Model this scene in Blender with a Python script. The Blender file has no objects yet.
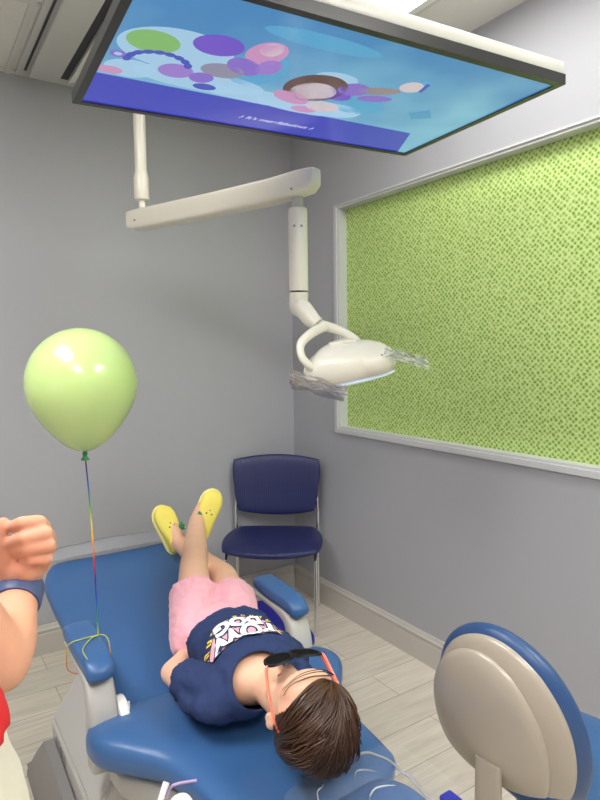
import bpy, bmesh, math, random
from mathutils import Vector, Matrix, Quaternion, noise
from mathutils.bvhtree import BVHTree
V = Vector
random.seed(7)
PI = math.pi
scene = bpy.context.scene
COL = scene.collection

# ------------------------------------------------------------------ camera
F_PX = 604.0
CAM = V((0, 0, 1.463))
_th, _yaw, _rl = math.radians(4.73), math.radians(33.3), math.radians(0.7)
FW = V((math.sin(_yaw) * math.cos(_th), math.cos(_yaw) * math.cos(_th), -math.sin(_th)))
_r0 = V((math.cos(_yaw), -math.sin(_yaw), 0))
_u0 = _r0.cross(FW)
RT = _r0 * math.cos(_rl) - _u0 * math.sin(_rl)
UP = _u0 * math.cos(_rl) + _r0 * math.sin(_rl)
cd = bpy.data.cameras.new('camera')
cam = bpy.data.objects.new('camera', cd)
COL.objects.link(cam)
cam.matrix_world = Matrix(((RT.x, UP.x, -FW.x, CAM.x), (RT.y, UP.y, -FW.y, CAM.y), (RT.z, UP.z, -FW.z, CAM.z), (0, 0, 0, 1)))
cd.sensor_width = 36
cd.lens = F_PX / 800 * 36
cd.clip_start = 0.02
scene.camera = cam


def sp(px, py, d):
    """point of the room measured off the photograph: pixel and distance along the view axis"""
    return CAM + (RT * ((px - 300) / F_PX) - UP * ((py - 400) / F_PX) + FW) * d


# ------------------------------------------------------------------ materials
def srgb(r, g, b):
    f = lambda c: (c / 255 / 12.92) if c / 255 <= 0.04045 else ((c / 255 + 0.055) / 1.055) ** 2.4
    return (f(r), f(g), f(b), 1)


def mat(name, col, rough=0.5, metal=0.0, spec=0.5, bump=0, bscale=200, var=0, vscale=8, coat=0, sss=0, emis=None, estr=0, stretch=None, sheen=0):
    m = bpy.data.materials.new(name)
    m.use_nodes = True
    nt = m.node_tree
    b = nt.nodes['Principled BSDF']
    b.inputs['Base Color'].default_value = col
    b.inputs['Roughness'].default_value = rough
    b.inputs['Metallic'].default_value = metal
    b.inputs['Specular IOR Level'].default_value = spec
    b.inputs['Coat Weight'].default_value = coat
    b.inputs['Coat Roughness'].default_value = 0.1
    if sss:
        b.inputs['Subsurface Weight'].default_value = sss
        b.inputs['Subsurface Radius'].default_value = (0.01, 0.004, 0.002)
        b.inputs['Subsurface Scale'].default_value = 0.5
    if sheen:
        b.inputs['Sheen Weight'].default_value = sheen
    if emis:
        b.inputs['Emission Color'].default_value = emis
        b.inputs['Emission Strength'].default_value = estr
    tc = nt.nodes.new('ShaderNodeTexCoord')
    src = tc.outputs['Object']
    if stretch:
        mp = nt.nodes.new('ShaderNodeMapping')
        mp.inputs['Scale'].default_value = stretch
        nt.links.new(src, mp.inputs['Vector'])
        src = mp.outputs['Vector']
    if bump:
        n = nt.nodes.new('ShaderNodeTexNoise')
        n.inputs['Scale'].default_value = bscale
        n.inputs['Detail'].default_value = 3
        nt.links.new(src, n.inputs['Vector'])
        bp = nt.nodes.new('ShaderNodeBump')
        bp.inputs['Strength'].default_value = bump
        bp.inputs['Distance'].default_value = 0.002
        nt.links.new(n.outputs['Fac'], bp.inputs['Height'])
        nt.links.new(bp.outputs['Normal'], b.inputs['Normal'])
    if var:
        n = nt.nodes.new('ShaderNodeTexNoise')
        n.inputs['Scale'].default_value = vscale
        n.inputs['Detail'].default_value = 4
        nt.links.new(src, n.inputs['Vector'])
        mx = nt.nodes.new('ShaderNodeMix')
        mx.data_type = 'RGBA'
        mx.inputs[6].default_value = tuple(c * (1 - var) for c in col[:3]) + (1,)
        mx.inputs[7].default_value = tuple(min(1, c * (1 + var)) for c in col[:3]) + (1,)
        nt.links.new(n.outputs['Fac'], mx.inputs[0])
        nt.links.new(mx.outputs[2], b.inputs['Base Color'])
    return m


def film(name, tint=(0.95, 0.96, 0.98, 1), gloss=0.25, alpha=0.1, rough=0.08, tcol=(1, 1, 1, 1), fmul=1.0):
    """thin clear plastic: mostly transparent, glossy at grazing angles"""
    m = bpy.data.materials.new(name)
    m.use_nodes = True
    nt = m.node_tree
    nt.nodes.clear()
    out = nt.nodes.new('ShaderNodeOutputMaterial')
    tr = nt.nodes.new('ShaderNodeBsdfTransparent')
    tr.inputs[0].default_value = tcol
    gl = nt.nodes.new('ShaderNodeBsdfGlossy')
    gl.inputs['Roughness'].default_value = rough
    df = nt.nodes.new('ShaderNodeBsdfTranslucent' if 'crinkled' in name else 'ShaderNodeBsdfDiffuse')
    df.inputs[0].default_value = tint
    lw = nt.nodes.new('ShaderNodeLayerWeight')
    lw.inputs['Blend'].default_value = gloss
    mu = nt.nodes.new('ShaderNodeMath')
    mu.operation = 'MULTIPLY'
    mu.inputs[1].default_value = fmul
    nt.links.new(lw.outputs['Fresnel'], mu.inputs[0])
    m1 = nt.nodes.new('ShaderNodeMixShader')
    m1.inputs[0].default_value = alpha
    nt.links.new(tr.outputs[0], m1.inputs[1])
    nt.links.new(df.outputs[0], m1.inputs[2])
    m2 = nt.nodes.new('ShaderNodeMixShader')
    nt.links.new(mu.outputs[0], m2.inputs[0])
    nt.links.new(m1.outputs[0], m2.inputs[1])
    nt.links.new(gl.outputs[0], m2.inputs[2])
    nt.links.new(m2.outputs[0], out.inputs[0])
    return m


M = {}
M['wall'] = mat('wall_paint', srgb(176, 177, 183), 0.55, spec=0.3, bump=0.05, bscale=300, var=0.03, vscale=1.5)
M['base'] = mat('baseboard_paint', srgb(196, 191, 184), 0.4)
M['trimw'] = mat('window_trim_paint', srgb(205, 206, 208), 0.4)
M['blue'] = mat('blue_vinyl', srgb(58, 98, 150), 0.33, spec=0.5, bump=0.12, bscale=500, var=0.05, vscale=5)
M['navyv'] = mat('navy_vinyl', srgb(36, 42, 92), 0.42, bump=0.3, bscale=320)
M['blueshade'] = mat('shaded_blue_vinyl', srgb(44, 76, 124), 0.36, bump=0.12, bscale=500)  # blue vinyl with the stool cushion's shading darkened into the colour
M['royal'] = mat('royal_blue_vinyl', srgb(24, 26, 140), 0.5, bump=0.1, bscale=200)
M['chrome'] = mat('chrome', (0.75, 0.75, 0.76, 1), 0.16, metal=1)
M['cream'] = mat('cream_enamel', srgb(228, 224, 210), 0.32, coat=0.3)
M['beige'] = mat('taupe_plastic', srgb(170, 160, 146), 0.3, coat=0.5)
M['greyp'] = mat('light_grey_plastic', srgb(186, 184, 180), 0.42)
M['greyd'] = mat('grey_plastic', srgb(140, 138, 138), 0.5)
M['white'] = mat('white_plastic', srgb(235, 235, 232), 0.35)
M['black'] = mat('black_plastic', (0.012, 0.012, 0.014, 1), 0.35)
M['bezel'] = mat('dark_bezel', (0.03, 0.03, 0.033, 1), 0.3)
M['silver'] = mat('silver_housing', srgb(214, 212, 208), 0.35)
M['skin'] = mat('skin', srgb(236, 188, 160), 0.5, spec=0.35, var=0.05, vscale=30, sss=0.15)
M['skin2'] = mat('skin_adult', srgb(226, 166, 138), 0.5, spec=0.35, var=0.07, vscale=35, sss=0.15, bump=0.15, bscale=250)
M['lips'] = mat('lips', srgb(196, 110, 104), 0.4)
M['hair'] = mat('brown_hair', srgb(48, 32, 23), 0.4, spec=0.4, var=0.45, vscale=60, bump=0.5, bscale=300)
M['hairlock'] = mat('brown_hair_locks', srgb(70, 46, 31), 0.36, spec=0.5, var=0.6, vscale=22)
M['pink'] = mat('pink_cotton', srgb(240, 176, 190), 0.85, spec=0.2, bump=0.4, bscale=350, sheen=0.2)
M['navy'] = mat('navy_cotton', srgb(46, 60, 100), 0.85, spec=0.2, bump=0.4, bscale=300, var=0.12, vscale=14)
M['red'] = mat('red_cotton', srgb(206, 24, 34), 0.8, bump=0.3, bscale=300)
M['whitec'] = mat('white_cotton', srgb(236, 228, 214), 0.85, bump=0.3, bscale=200)
M['yellow'] = mat('yellow_canvas', srgb(240, 224, 104), 0.6, var=0.06, vscale=40, bump=0.2, bscale=300)
M['sole'] = mat('pale_yellow_rubber', srgb(246, 236, 160), 0.5)
M['leaf'] = mat('leaf_green', srgb(44, 130, 70), 0.5)
M['orange'] = mat('coral_plastic', srgb(250, 112, 84), 0.3, coat=0.3)
M['lens'] = mat('dark_lens', (0.004, 0.004, 0.005, 1), 0.55, spec=.1)
M['blackm'] = mat('black_frame', (0.008, 0.008, 0.009, 1), 0.45, spec=.25)
M['band'] = mat('slate_blue_band', srgb(74, 88, 130), 0.45)
M['yprint'] = mat('yellow_print', srgb(246, 220, 70), 0.7)
M['wprint'] = mat('white_print', srgb(245, 245, 245), 0.7)
M['eye'] = mat('eye_white', srgb(240, 240, 238), 0.2)
M['iris'] = mat('eye_iris', srgb(60, 40, 26), 0.2)
M['purple'] = mat('lilac_plastic', srgb(176, 150, 190), 0.3)
M['bluetip'] = mat('blue_tip', srgb(40, 44, 150), 0.4)
M['tile'] = mat('ceiling_tile', srgb(222, 219, 213), 0.9, bump=0.5, bscale=120, var=0.03, vscale=60)
M['tbar'] = mat('ceiling_grid', srgb(205, 204, 200), 0.5)
M['acw'] = mat('air_unit_plastic', srgb(196, 196, 192), 0.5)
M['film'] = film('clear_film', gloss=0.22, alpha=0.04, rough=.06)
M['film2'] = film('clear_crinkled_film', tint=(1, 1, 1, 1), gloss=0.3, alpha=0.26, rough=0.28, fmul=.8)
M['film3'] = film('grey_clear_sheet', tint=(0.42, 0.43, 0.47, 1), gloss=0.2, alpha=0.45)
M['lampglass'] = mat('lamp_lens', srgb(210, 222, 240), 0.12, emis=(0.8, 0.9, 1, 1), estr=0.25)
M['light'] = mat('light_diffuser', (1, 1, 1, 1), 0.5, emis=(1.0, 0.98, 0.95, 1), estr=20.0)
M['light2'] = mat('light_diffuser_dim', (1, 1, 1, 1), 0.5, emis=(1.0, 0.98, 0.95, 1), estr=8.0)


def balloon_mat():
    m = mat('pearl_green_latex', srgb(196, 222, 146), 0.24, spec=0.6, coat=0.5)
    b = m.node_tree.nodes['Principled BSDF']
    b.inputs['Transmission Weight'].default_value = 0.0
    b.inputs['Subsurface Weight'].default_value = 0.35
    b.inputs['Subsurface Radius'].default_value = (0.12, 0.14, 0.06)
    b.inputs['Subsurface Scale'].default_value = 1.0
    return m


M['balloon'] = balloon_mat()


def ribbon_mat():
    m = mat('rainbow_ribbon', (1, 1, 1, 1), 0.3)
    nt = m.node_tree
    tc = nt.nodes.new('ShaderNodeTexCoord')
    sx = nt.nodes.new('ShaderNodeSeparateXYZ')
    nt.links.new(tc.outputs['Object'], sx.inputs[0])
    mu = nt.nodes.new('ShaderNodeMath'); mu.operation = 'MULTIPLY_ADD'
    mu.inputs[1].default_value = 3.6; mu.inputs[2].default_value = 0.35
    nt.links.new(sx.outputs['Z'], mu.inputs[0])
    fr = nt.nodes.new('ShaderNodeMath'); fr.operation = 'FRACT'
    nt.links.new(mu.outputs[0], fr.inputs[0])
    cr = nt.nodes.new('ShaderNodeValToRGB')
    e = cr.color_ramp.elements
    cols = [(0, (200, 40, 50)), (0.17, (230, 140, 40)), (0.33, (220, 210, 60)), (0.5, (40, 140, 70)), (0.68, (40, 60, 170)), (0.85, (60, 30, 110)), (1, (200, 40, 50))]
    e[0].position, e[0].color = 0, srgb(*cols[0][1])
    e[1].position, e[1].color = 1, srgb(*cols[-1][1])
    for p, c in cols[1:-1]:
        el = e.new(p); el.color = srgb(*c)
    nt.links.new(fr.outputs[0], cr.inputs[0])
    nt.links.new(cr.outputs[0], nt.nodes['Principled BSDF'].inputs['Base Color'])
    return m


M['ribbon'] = ribbon_mat()


def floor_mat():
    m = mat('vinyl_plank', (1, 1, 1, 1), 0.42, spec=0.4)
    nt = m.node_tree
    b = nt.nodes['Principled BSDF']
    tc = nt.nodes.new('ShaderNodeTexCoord')
    br = nt.nodes.new('ShaderNodeTexBrick')
    br.inputs['Scale'].default_value = 1.0
    br.inputs['Brick Width'].default_value = 1.2
    br.inputs['Row Height'].default_value = 0.18
    br.inputs['Mortar Size'].default_value = 0.0015
    br.inputs['Color1'].default_value = srgb(224, 216, 203)
    br.inputs['Color2'].default_value = srgb(214, 206, 193)
    br.inputs['Mortar'].default_value = srgb(160, 152, 140)
    nt.links.new(tc.outputs['Object'], br.inputs['Vector'])
    mp = nt.nodes.new('ShaderNodeMapping')
    mp.inputs['Scale'].default_value = (1.3, 16, 1)
    nt.links.new(tc.outputs['Object'], mp.inputs['Vector'])
    n = nt.nodes.new('ShaderNodeTexNoise')
    n.inputs['Scale'].default_value = 2.2; n.inputs['Detail'].default_value = 6; n.inputs['Distortion'].default_value = 0.8
    nt.links.new(mp.outputs['Vector'], n.inputs['Vector'])
    cr = nt.nodes.new('ShaderNodeValToRGB')
    cr.color_ramp.elements[0].position = 0.3; cr.color_ramp.elements[0].color = (0.84, 0.83, 0.81, 1)
    cr.color_ramp.elements[1].position = 0.7; cr.color_ramp.elements[1].color = (1.06, 1.05, 1.03, 1)
    nt.links.new(n.outputs['Fac'], cr.inputs[0])
    mx = nt.nodes.new('ShaderNodeMix'); mx.data_type = 'RGBA'; mx.blend_type = 'MULTIPLY'
    mx.inputs[0].default_value = 1
    nt.links.new(br.outputs['Color'], mx.inputs[6]); nt.links.new(cr.outputs[0], mx.inputs[7])
    nt.links.new(mx.outputs[2], b.inputs['Base Color'])
    return m


M['floor'] = floor_mat()


def lattice_mat():
    """green privacy film: woven diagonal lattice of pale lines with darker dots"""
    m = mat('green_lattice_film', (1, 1, 1, 1), 0.5, spec=0.25)
    nt = m.node_tree
    b = nt.nodes['Principled BSDF']
    tc = nt.nodes.new('ShaderNodeTexCoord')
    n0 = nt.nodes.new('ShaderNodeTexNoise')
    n0.inputs['Scale'].default_value = 30
    nt.links.new(tc.outputs['Object'], n0.inputs['Vector'])
    mxv = nt.nodes.new('ShaderNodeMix'); mxv.data_type = 'RGBA'; mxv.blend_type = 'ADD'
    mxv.inputs[0].default_value = 0.012
    nt.links.new(tc.outputs['Object'], mxv.inputs[6]); nt.links.new(n0.outputs['Color'], mxv.inputs[7])
    mp = nt.nodes.new('ShaderNodeMapping')
    mp.inputs['Rotation'].default_value = (math.radians(45), 0, 0)
    mp.inputs['Scale'].default_value = (0, 1, 1)
    nt.links.new(mxv.outputs[2], mp.inputs['Vector'])
    vo = nt.nodes.new('ShaderNodeTexVoronoi')
    vo.inputs['Scale'].default_value = 61
    vo.inputs['Randomness'].default_value = 0.3
    nt.links.new(mp.outputs['Vector'], vo.inputs['Vector'])
    cr = nt.nodes.new('ShaderNodeValToRGB')
    e = cr.color_ramp.elements
    e[0].position, e[0].color = 0.14, srgb(112, 152, 66)
    e[1].position, e[1].color = 0.36, srgb(172, 200, 112)
    x = e.new(0.55); x.color = srgb(204, 226, 150)
    nt.links.new(vo.outputs['Distance'], cr.inputs[0])
    nt.links.new(cr.outputs[0], b.inputs['Base Color'])
    return m


M['lattice'] = lattice_mat()


def pinstripe(m):
    nt = m.node_tree
    b = nt.nodes['Principled BSDF']
    tc = nt.nodes.new('ShaderNodeTexCoord')
    w = nt.nodes.new('ShaderNodeTexWave')
    w.inputs['Scale'].default_value = 26
    w.inputs['Distortion'].default_value = 1.2
    nt.links.new(tc.outputs['Object'], w.inputs['Vector'])
    bp = nt.nodes.new('ShaderNodeBump')
    bp.inputs['Strength'].default_value = 0.35; bp.inputs['Distance'].default_value = 0.002
    nt.links.new(w.outputs['Fac'], bp.inputs['Height'])
    nt.links.new(bp.outputs['Normal'], b.inputs['Normal'])


pinstripe(M['navyv'])


def emis_mat(name, c, s=1.0):
    s *= .88
    m = bpy.data.materials.new(name)
    m.use_nodes = True
    b = m.node_tree.nodes['Principled BSDF']
    b.inputs['Base Color'].default_value = (0.01, 0.01, 0.012, 1)
    b.inputs['Roughness'].default_value = 0.18
    b.inputs['Specular IOR Level'].default_value = 0.5
    b.inputs['Emission Color'].default_value = srgb(*c)
    b.inputs['Emission Strength'].default_value = s
    return m


def screen_sky():
    m = emis_mat('screen_sky', (110, 170, 220), 0.9)
    nt = m.node_tree
    b = nt.nodes['Principled BSDF']
    tc = nt.nodes.new('ShaderNodeTexCoord')
    n = nt.nodes.new('ShaderNodeTexNoise'); n.inputs['Scale'].default_value = 3.2; n.inputs['Detail'].default_value = 2
    nt.links.new(tc.outputs['Object'], n.inputs['Vector'])
    sx = nt.nodes.new('ShaderNodeSeparateXYZ'); nt.links.new(tc.outputs['Object'], sx.inputs[0])
    ad = nt.nodes.new('ShaderNodeMath'); ad.operation = 'MULTIPLY_ADD'; ad.inputs[1].default_value = 0.9
    nt.links.new(sx.outputs['Y'], ad.inputs[0]); nt.links.new(n.outputs['Fac'], ad.inputs[2])
    cr = nt.nodes.new('ShaderNodeValToRGB')
    e = cr.color_ramp.elements
    e[0].position, e[0].color = 0.25, srgb(74, 140, 196)
    e[1].position, e[1].color = 0.75, srgb(134, 196, 222)
    nt.links.new(ad.outputs[0], cr.inputs[0])
    nt.links.new(cr.outputs[0], b.inputs['Emission Color'])
    return m


# ------------------------------------------------------------------ object helpers
OFF = {}


def tag(o, label=None, cat=None, group=None, kind=None):
    if label: o['label'] = label
    if cat: o['category'] = cat
    if group: o['group'] = group
    if kind: o['kind'] = kind
    return o


def thing(name, loc, label=None, cat=None, group=None, rz=0, local=False, kind=None):
    o = bpy.data.objects.new(name, None)
    o.empty_display_size = 0.05
    COL.objects.link(o)
    o.location = loc
    o.rotation_euler = (0, 0, rz)
    OFF[o.name] = V((0, 0, 0)) if local else V(loc)
    return tag(o, label, cat, group, kind)


def finish(name, me, m, parent=None, smooth=35, label=None):
    """mesh -> object under PARENT; world-built meshes are shifted into the root's frame"""
    ms = m if isinstance(m, (list, tuple)) else [m]
    for x in ms:
        me.materials.append(x)
    if smooth is not None:
        for p in me.polygons:
            p.use_smooth = True
        if smooth < 180:
            me.set_sharp_from_angle(angle=math.radians(smooth))
    o = bpy.data.objects.new(name, me)
    COL.objects.link(o)
    if parent is not None:
        off = OFF[parent.name]
        me.transform(Matrix.Translation(-off))
        o.parent = parent
        OFF[o.name] = off
    else:
        c = V((0, 0, 0))
        if me.vertices:
            lo = V([min(v.co[i] for v in me.vertices) for i in range(3)])
            hi = V([max(v.co[i] for v in me.vertices) for i in range(3)])
            c = V(((lo.x + hi.x) / 2, (lo.y + hi.y) / 2, lo.z))
        me.transform(Matrix.Translation(-c))
        o.location = c
        OFF[o.name] = c
    if label:
        o['label'] = label
    return o


def build(name, bm, m, parent=None, smooth=35, label=None):
    bmesh.ops.recalc_face_normals(bm, faces=bm.faces[:])
    me = bpy.data.meshes.new(name)
    bm.to_mesh(me)
    bm.free()
    return finish(name, me, m, parent, smooth, label)


def copy_tree(o, parent=None):
    c = o.copy()
    COL.objects.link(c)
    if parent is not None:
        c.parent = parent
    OFF[c.name] = OFF.get(o.name, V((0, 0, 0)))
    for ch in list(o.children):
        copy_tree(ch, c)
    return c


def B():
    return bmesh.new()


def box(bm, lo, hi, bev=0.0, rot=None, seg=2):
    lo, hi = V(lo), V(hi)
    c = (lo + hi) / 2
    r = bmesh.ops.create_cube(bm, size=1)
    vs = r['verts']
    s = hi - lo
    for v in vs:
        v.co = V((v.co.x * s.x, v.co.y * s.y, v.co.z * s.z))
    if bev:
        es = list({e for v in vs for e in v.link_edges})
        r2 = bmesh.ops.bevel(bm, geom=es, offset=bev, segments=seg, affect='EDGES', profile=0.5)
        vs = list({v for f in r2['faces'] for v in f.verts} | {v for v in vs if v.is_valid})
    mm = Matrix.Translation(c) @ (rot.to_4x4() if rot else Matrix())
    for v in vs:
        v.co = mm @ v.co
    return vs


def rings(bm, rs, caps=True, closed=False):
    """skin a list of rings of equal length"""
    vr = [[bm.verts.new(p) for p in r] for r in rs]
    n = len(vr[0])
    fs = []
    m = len(vr)
    for i in range(m if closed else m - 1):
        a, b = vr[i], vr[(i + 1) % m]
        for j in range(n):
            fs.append(bm.faces.new((a[j], a[(j + 1) % n], b[(j + 1) % n], b[j])))
    if caps and not closed:
        fs.append(bm.faces.new(vr[0][::-1]))
        fs.append(bm.faces.new(vr[-1]))
    return fs


def spline(pts, n):
    """catmull-rom through tuples"""
    out = []
    k = len(pts)
    for i in range(k - 1):
        p0, p1, p2, p3 = pts[max(i - 1, 0)], pts[i], pts[i + 1], pts[min(i + 2, k - 1)]
        for s in range(n):
            t = s / n
            out.append(tuple(0.5 * (2 * b + (c - a) * t + (2 * a - 5 * b + 4 * c - d) * t * t + (3 * b - a - 3 * c + d) * t ** 3) for a, b, c, d in zip(p0, p1, p2, p3)))
    out.append(tuple(pts[-1]))
    return out


def tube(bm, pts, r, seg=12, smooth=0, flat=1.0, caps=True, side=None):
    """round or flattened tube along pts; r a number or one per point"""
    rr = r if isinstance(r, (list, tuple)) else [r] * len(pts)
    if smooth:
        q = spline([tuple(p) + (x,) for p, x in zip(pts, rr)], smooth)
        pts = [V(p[:3]) for p in q]
        rr = [p[3] for p in q]
    pts = [V(p) for p in pts]
    n = len(pts)
    rs = []
    prev = None
    for i in range(n):
        t = (pts[min(i + 1, n - 1)] - pts[max(i - 1, 0)]).normalized()
        if prev is None:
            a = side if side is not None else (V((0, 0, 1)) if abs(t.z) < 0.9 else V((1, 0, 0)))
            x = (a - t * a.dot(t)).normalized()
        else:
            x = (prev - t * prev.dot(t)).normalized()
        prev = x
        y = t.cross(x)
        rs.append([pts[i] + (x * math.cos(2 * PI * j / seg) + y * math.sin(2 * PI * j / seg) * flat) * rr[i] for j in range(seg)])
    return rings(bm, rs, caps)


def cyl(bm, p0, p1, r0, r1=None, seg=24, bev=0.0):
    p0, p1 = V(p0), V(p1)
    r1 = r0 if r1 is None else r1
    if bev:
        d = (p1 - p0).normalized()
        return tube(bm, [p0, p0 + d * bev * 0.3, p0 + d * bev, p1 - d * bev, p1 - d * bev * 0.3, p1], [r0 - bev, r0 - bev * 0.3, r0, r1, r1 - bev * 0.3, r1 - bev], seg)
    return tube(bm, [p0, p1], [r0, r1], seg)


def lathe(bm, prof, c, seg=40, axis=None):
    """prof: (radius, height) along axis through c"""
    q = V((0, 0, 1)).rotation_difference(V(axis)).to_matrix() if axis is not None else Matrix.Identity(3)
    c = V(c)
    rs = [[c + q @ V((max(r, 1e-4) * math.cos(2 * PI * j / seg), max(r, 1e-4) * math.sin(2 * PI * j / seg), h)) for j in range(seg)] for r, h in prof]
    return rings(bm, rs, True)


def sweep(bm, stations, caps=True, seg=24, e=0.35):
    """rounded-rectangle sections: (centre, xaxis, yaxis, halfx, halfy)"""
    rs = []
    for c, x, y, hx, hy in stations:
        ring = []
        for j in range(seg):
            a = 2 * PI * (j + 0.5) / seg
            ca, sa = math.cos(a), math.sin(a)
            ring.append(V(c) + V(x) * hx * math.copysign(abs(ca) ** e, ca) + V(y) * hy * math.copysign(abs(sa) ** e, sa))
        rs.append(ring)
    return rings(bm, rs, caps)


def ell(bm, c, r, rot=None, sub=3):
    q = bmesh.ops.create_icosphere(bm, subdivisions=sub, radius=1)
    rr = V(r) if not isinstance(r, (int, float)) else V((r, r, r))
    for v in q['verts']:
        p = V((v.co.x * rr.x, v.co.y * rr.y, v.co.z * rr.z))
        v.co = (rot @ p if rot else p) + V(c)
    return q['verts']


def seg_(bm, p0, p1, r0, r1, flat=False):
    p0, p1 = V(p0), V(p1)
    tube(bm, [p0, p1], [r0, r1], 20)
    if not flat:
        ell(bm, p0, r0, sub=2)
        ell(bm, p1, r1, sub=2)


def chain(bm, pts, rs):
    for i in range(len(pts) - 1):
        seg_(bm, pts[i], pts[i + 1], rs[i], rs[i + 1])


def remesh(bm, voxel, it=4, post=None, factor=0.5):
    """overlapping closed solids -> one continuous smooth surface (bmesh)"""
    me = bpy.data.meshes.new('tmp')
    bmesh.ops.recalc_face_normals(bm, faces=bm.faces[:])
    bm.to_mesh(me); bm.free()
    o = bpy.data.objects.new('tmp', me)
    COL.objects.link(o)
    md = o.modifiers.new('r', 'REMESH'); md.mode = 'VOXEL'; md.voxel_size = voxel; md.use_smooth_shade = True
    if it:
        s = o.modifiers.new('s', 'SMOOTH'); s.factor = factor; s.iterations = it
    dg = bpy.context.evaluated_depsgraph_get()
    out = bpy.data.meshes.new_from_object(o.evaluated_get(dg))
    bpy.data.objects.remove(o); bpy.data.meshes.remove(me)
    b2 = bmesh.new(); b2.from_mesh(out); bpy.data.meshes.remove(out)
    if post:
        post(b2)
    return b2


def sphere_cut(bm, c, r):
    for v in list(bm.verts):
        if (v.co - c).length < r: bm.verts.remove(v)
    for _ in range(3):
        for v in bm.verts:
            if any(e.is_boundary for e in v.link_edges) and (v.co - c).length < r * 1.3:
                nb = [e.other_vert(v).co for e in v.link_edges if e.is_boundary]
                if len(nb) == 2: v.co = (v.co + nb[0] + nb[1]) / 3
                v.co = c + (v.co - c).normalized() * r


def wrinkle(bm, amp, sc, seed=0, stretch=(1, 1, 1)):
    bm.normal_update()
    for v in bm.verts:
        p = V((v.co.x * stretch[0], v.co.y * stretch[1], v.co.z * stretch[2])) * sc + V((seed * 7.1, 0, 0))
        v.co += v.normal * amp * noise.fractal(p, 1.0, 2.0, 3)


def pillow(bm, posf, thf, nu=28, nv=28, p=4.0, back=1.0):
    """closed pad over (u, v) in [-1, 1]^2: posf -> (point, normal); thf(u, v) = half thickness"""
    fr, bk = {}, {}
    for i in range(nu + 1):
        for j in range(nv + 1):
            # cosine spacing puts rows near the rim
            u = -math.cos(PI * i / nu); v = -math.cos(PI * j / nv)
            c, nrm = posf(u, v)
            e = (max(0, 1 - abs(u) ** p) ** (1 / p * 1.6)) * (max(0, 1 - abs(v) ** p) ** (1 / p * 1.6))
            t = thf(u, v) * e
            if i in (0, nu) or j in (0, nv):
                fr[i, j] = bk[i, j] = bm.verts.new(V(c))
            else:
                fr[i, j] = bm.verts.new(V(c) + V(nrm) * t)
                bk[i, j] = bm.verts.new(V(c) - V(nrm) * t * back)
    for i in range(nu):
        for j in range(nv):
            bm.faces.new((fr[i, j], fr[i + 1, j], fr[i + 1, j + 1], fr[i, j + 1]))
            bm.faces.new((bk[i, j], bk[i, j + 1], bk[i + 1, j + 1], bk[i + 1, j]))


def disc_map(u, v, k=1.0, k2=None):
    """square -> rounded square; k=1 gives a disc"""
    if k2 is not None and v < 0: k = k2
    x = u * math.sqrt(max(0, 1 - k * v * v / 2)); y = v * math.sqrt(max(0, 1 - k * u * u / 2))
    return x, y


# ------------------------------------------------------------------ the room
XR, YB, ZC = 1.97, 3.07, 2.72
XL, YR = -2.3, -2.3


def struct(name, bm, m, parent=None, smooth=None):
    o = build(name, bm, m, parent, smooth)
    if parent is None:
        o['kind'] = 'structure'
    return o


b = B(); box(b, (XL - .1, YR - .1, -.1), (XR + .2, YB + .1, 0)); fl = struct('floor', b, M['floor'])
b = B(); box(b, (XL - .1, YR - .1, ZC), (XR + .2, YB + .1, ZC + .1)); struct('ceiling', b, M['tile'])
b = B(); box(b, (XL - .1, YB, 0), (XR + .2, YB + .1, ZC)); struct('wall_back', b, M['wall'])
b = B(); box(b, (XL - .1, YR, 0), (XL, YB, ZC)); struct('wall_left', b, M['wall'])
b = B(); box(b, (XL - .1, YR - .1, 0), (XR + .2, YR, ZC)); struct('wall_rear', b, M['wall'])
# right wall with the recess of the long window
WY0, WY1, WZ0, WZ1 = -0.9, 2.615, 1.035, 2.215
b = B()
box(b, (XR, YR, 0), (XR + .2, YB, WZ0)); box(b, (XR, YR, WZ1), (XR + .2, YB, ZC))
box(b, (XR, WY1, WZ0), (XR + .2, YB, WZ1)); box(b, (XR, YR, WZ0), (XR + .2, WY0, WZ1))
struct('wall_right', b, M['wall'])
# window: liner, casing and filmed pane
w = thing('window_1', (XR, (WY0 + WY1) / 2, WZ0), kind='structure')
b = B()
d = .05
t = .012
box(b, (XR - .004, WY0, WZ0), (XR + d + .01, WY1, WZ0 + t)); box(b, (XR - .004, WY0, WZ1 - t), (XR + d + .01, WY1, WZ1))
box(b, (XR - .004, WY1 - t, WZ0 + t), (XR + d + .01, WY1, WZ1 - t)); box(b, (XR - .004, WY0, WZ0 + t), (XR + d + .01, WY0 + t, WZ1 - t))
c0, c1 = .024, .012
box(b, (XR - c1, WY0 - c0, WZ0 - c0), (XR - .0005, WY1 + c0, WZ0 + .002), .002); box(b, (XR - c1, WY0 - c0, WZ1 - .002), (XR - .0005, WY1 + c0, WZ1 + .007), .002)
box(b, (XR - c1, WY1 - .002, WZ0), (XR - .0005, WY1 + c0, WZ1), .002); box(b, (XR - c1, WY0 - c0, WZ0), (XR - .0005, WY0 + .002, WZ1), .002)
build('window_frame', b, M['trimw'], w, None)
b = B(); box(b, (XR + d, WY0 + t, WZ0 + t), (XR + d + .008, WY1 - t, WZ1 - t)); build('window_pane', b, M['lattice'], w, None, 'pane covered in green lattice film')


# baseboards with a stepped cap
def baseboard(name, p0, p1, n):
    p0, p1, n = V(p0), V(p1), V(n)
    prof = [(0, 0), (.015, 0), (.015, .100), (.012, .106), (.012, .112), (.017, .116), (.017, .124), (.011, .130), (.008, .140), (.004, .145), (0, .145)]
    bm = B()
    rings(bm, [[p + n * (x + .0003) + V((0, 0, z)) for x, z in prof] for p in (p0, p1)])
    struct(name, bm, M['base'], None, None)


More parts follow.
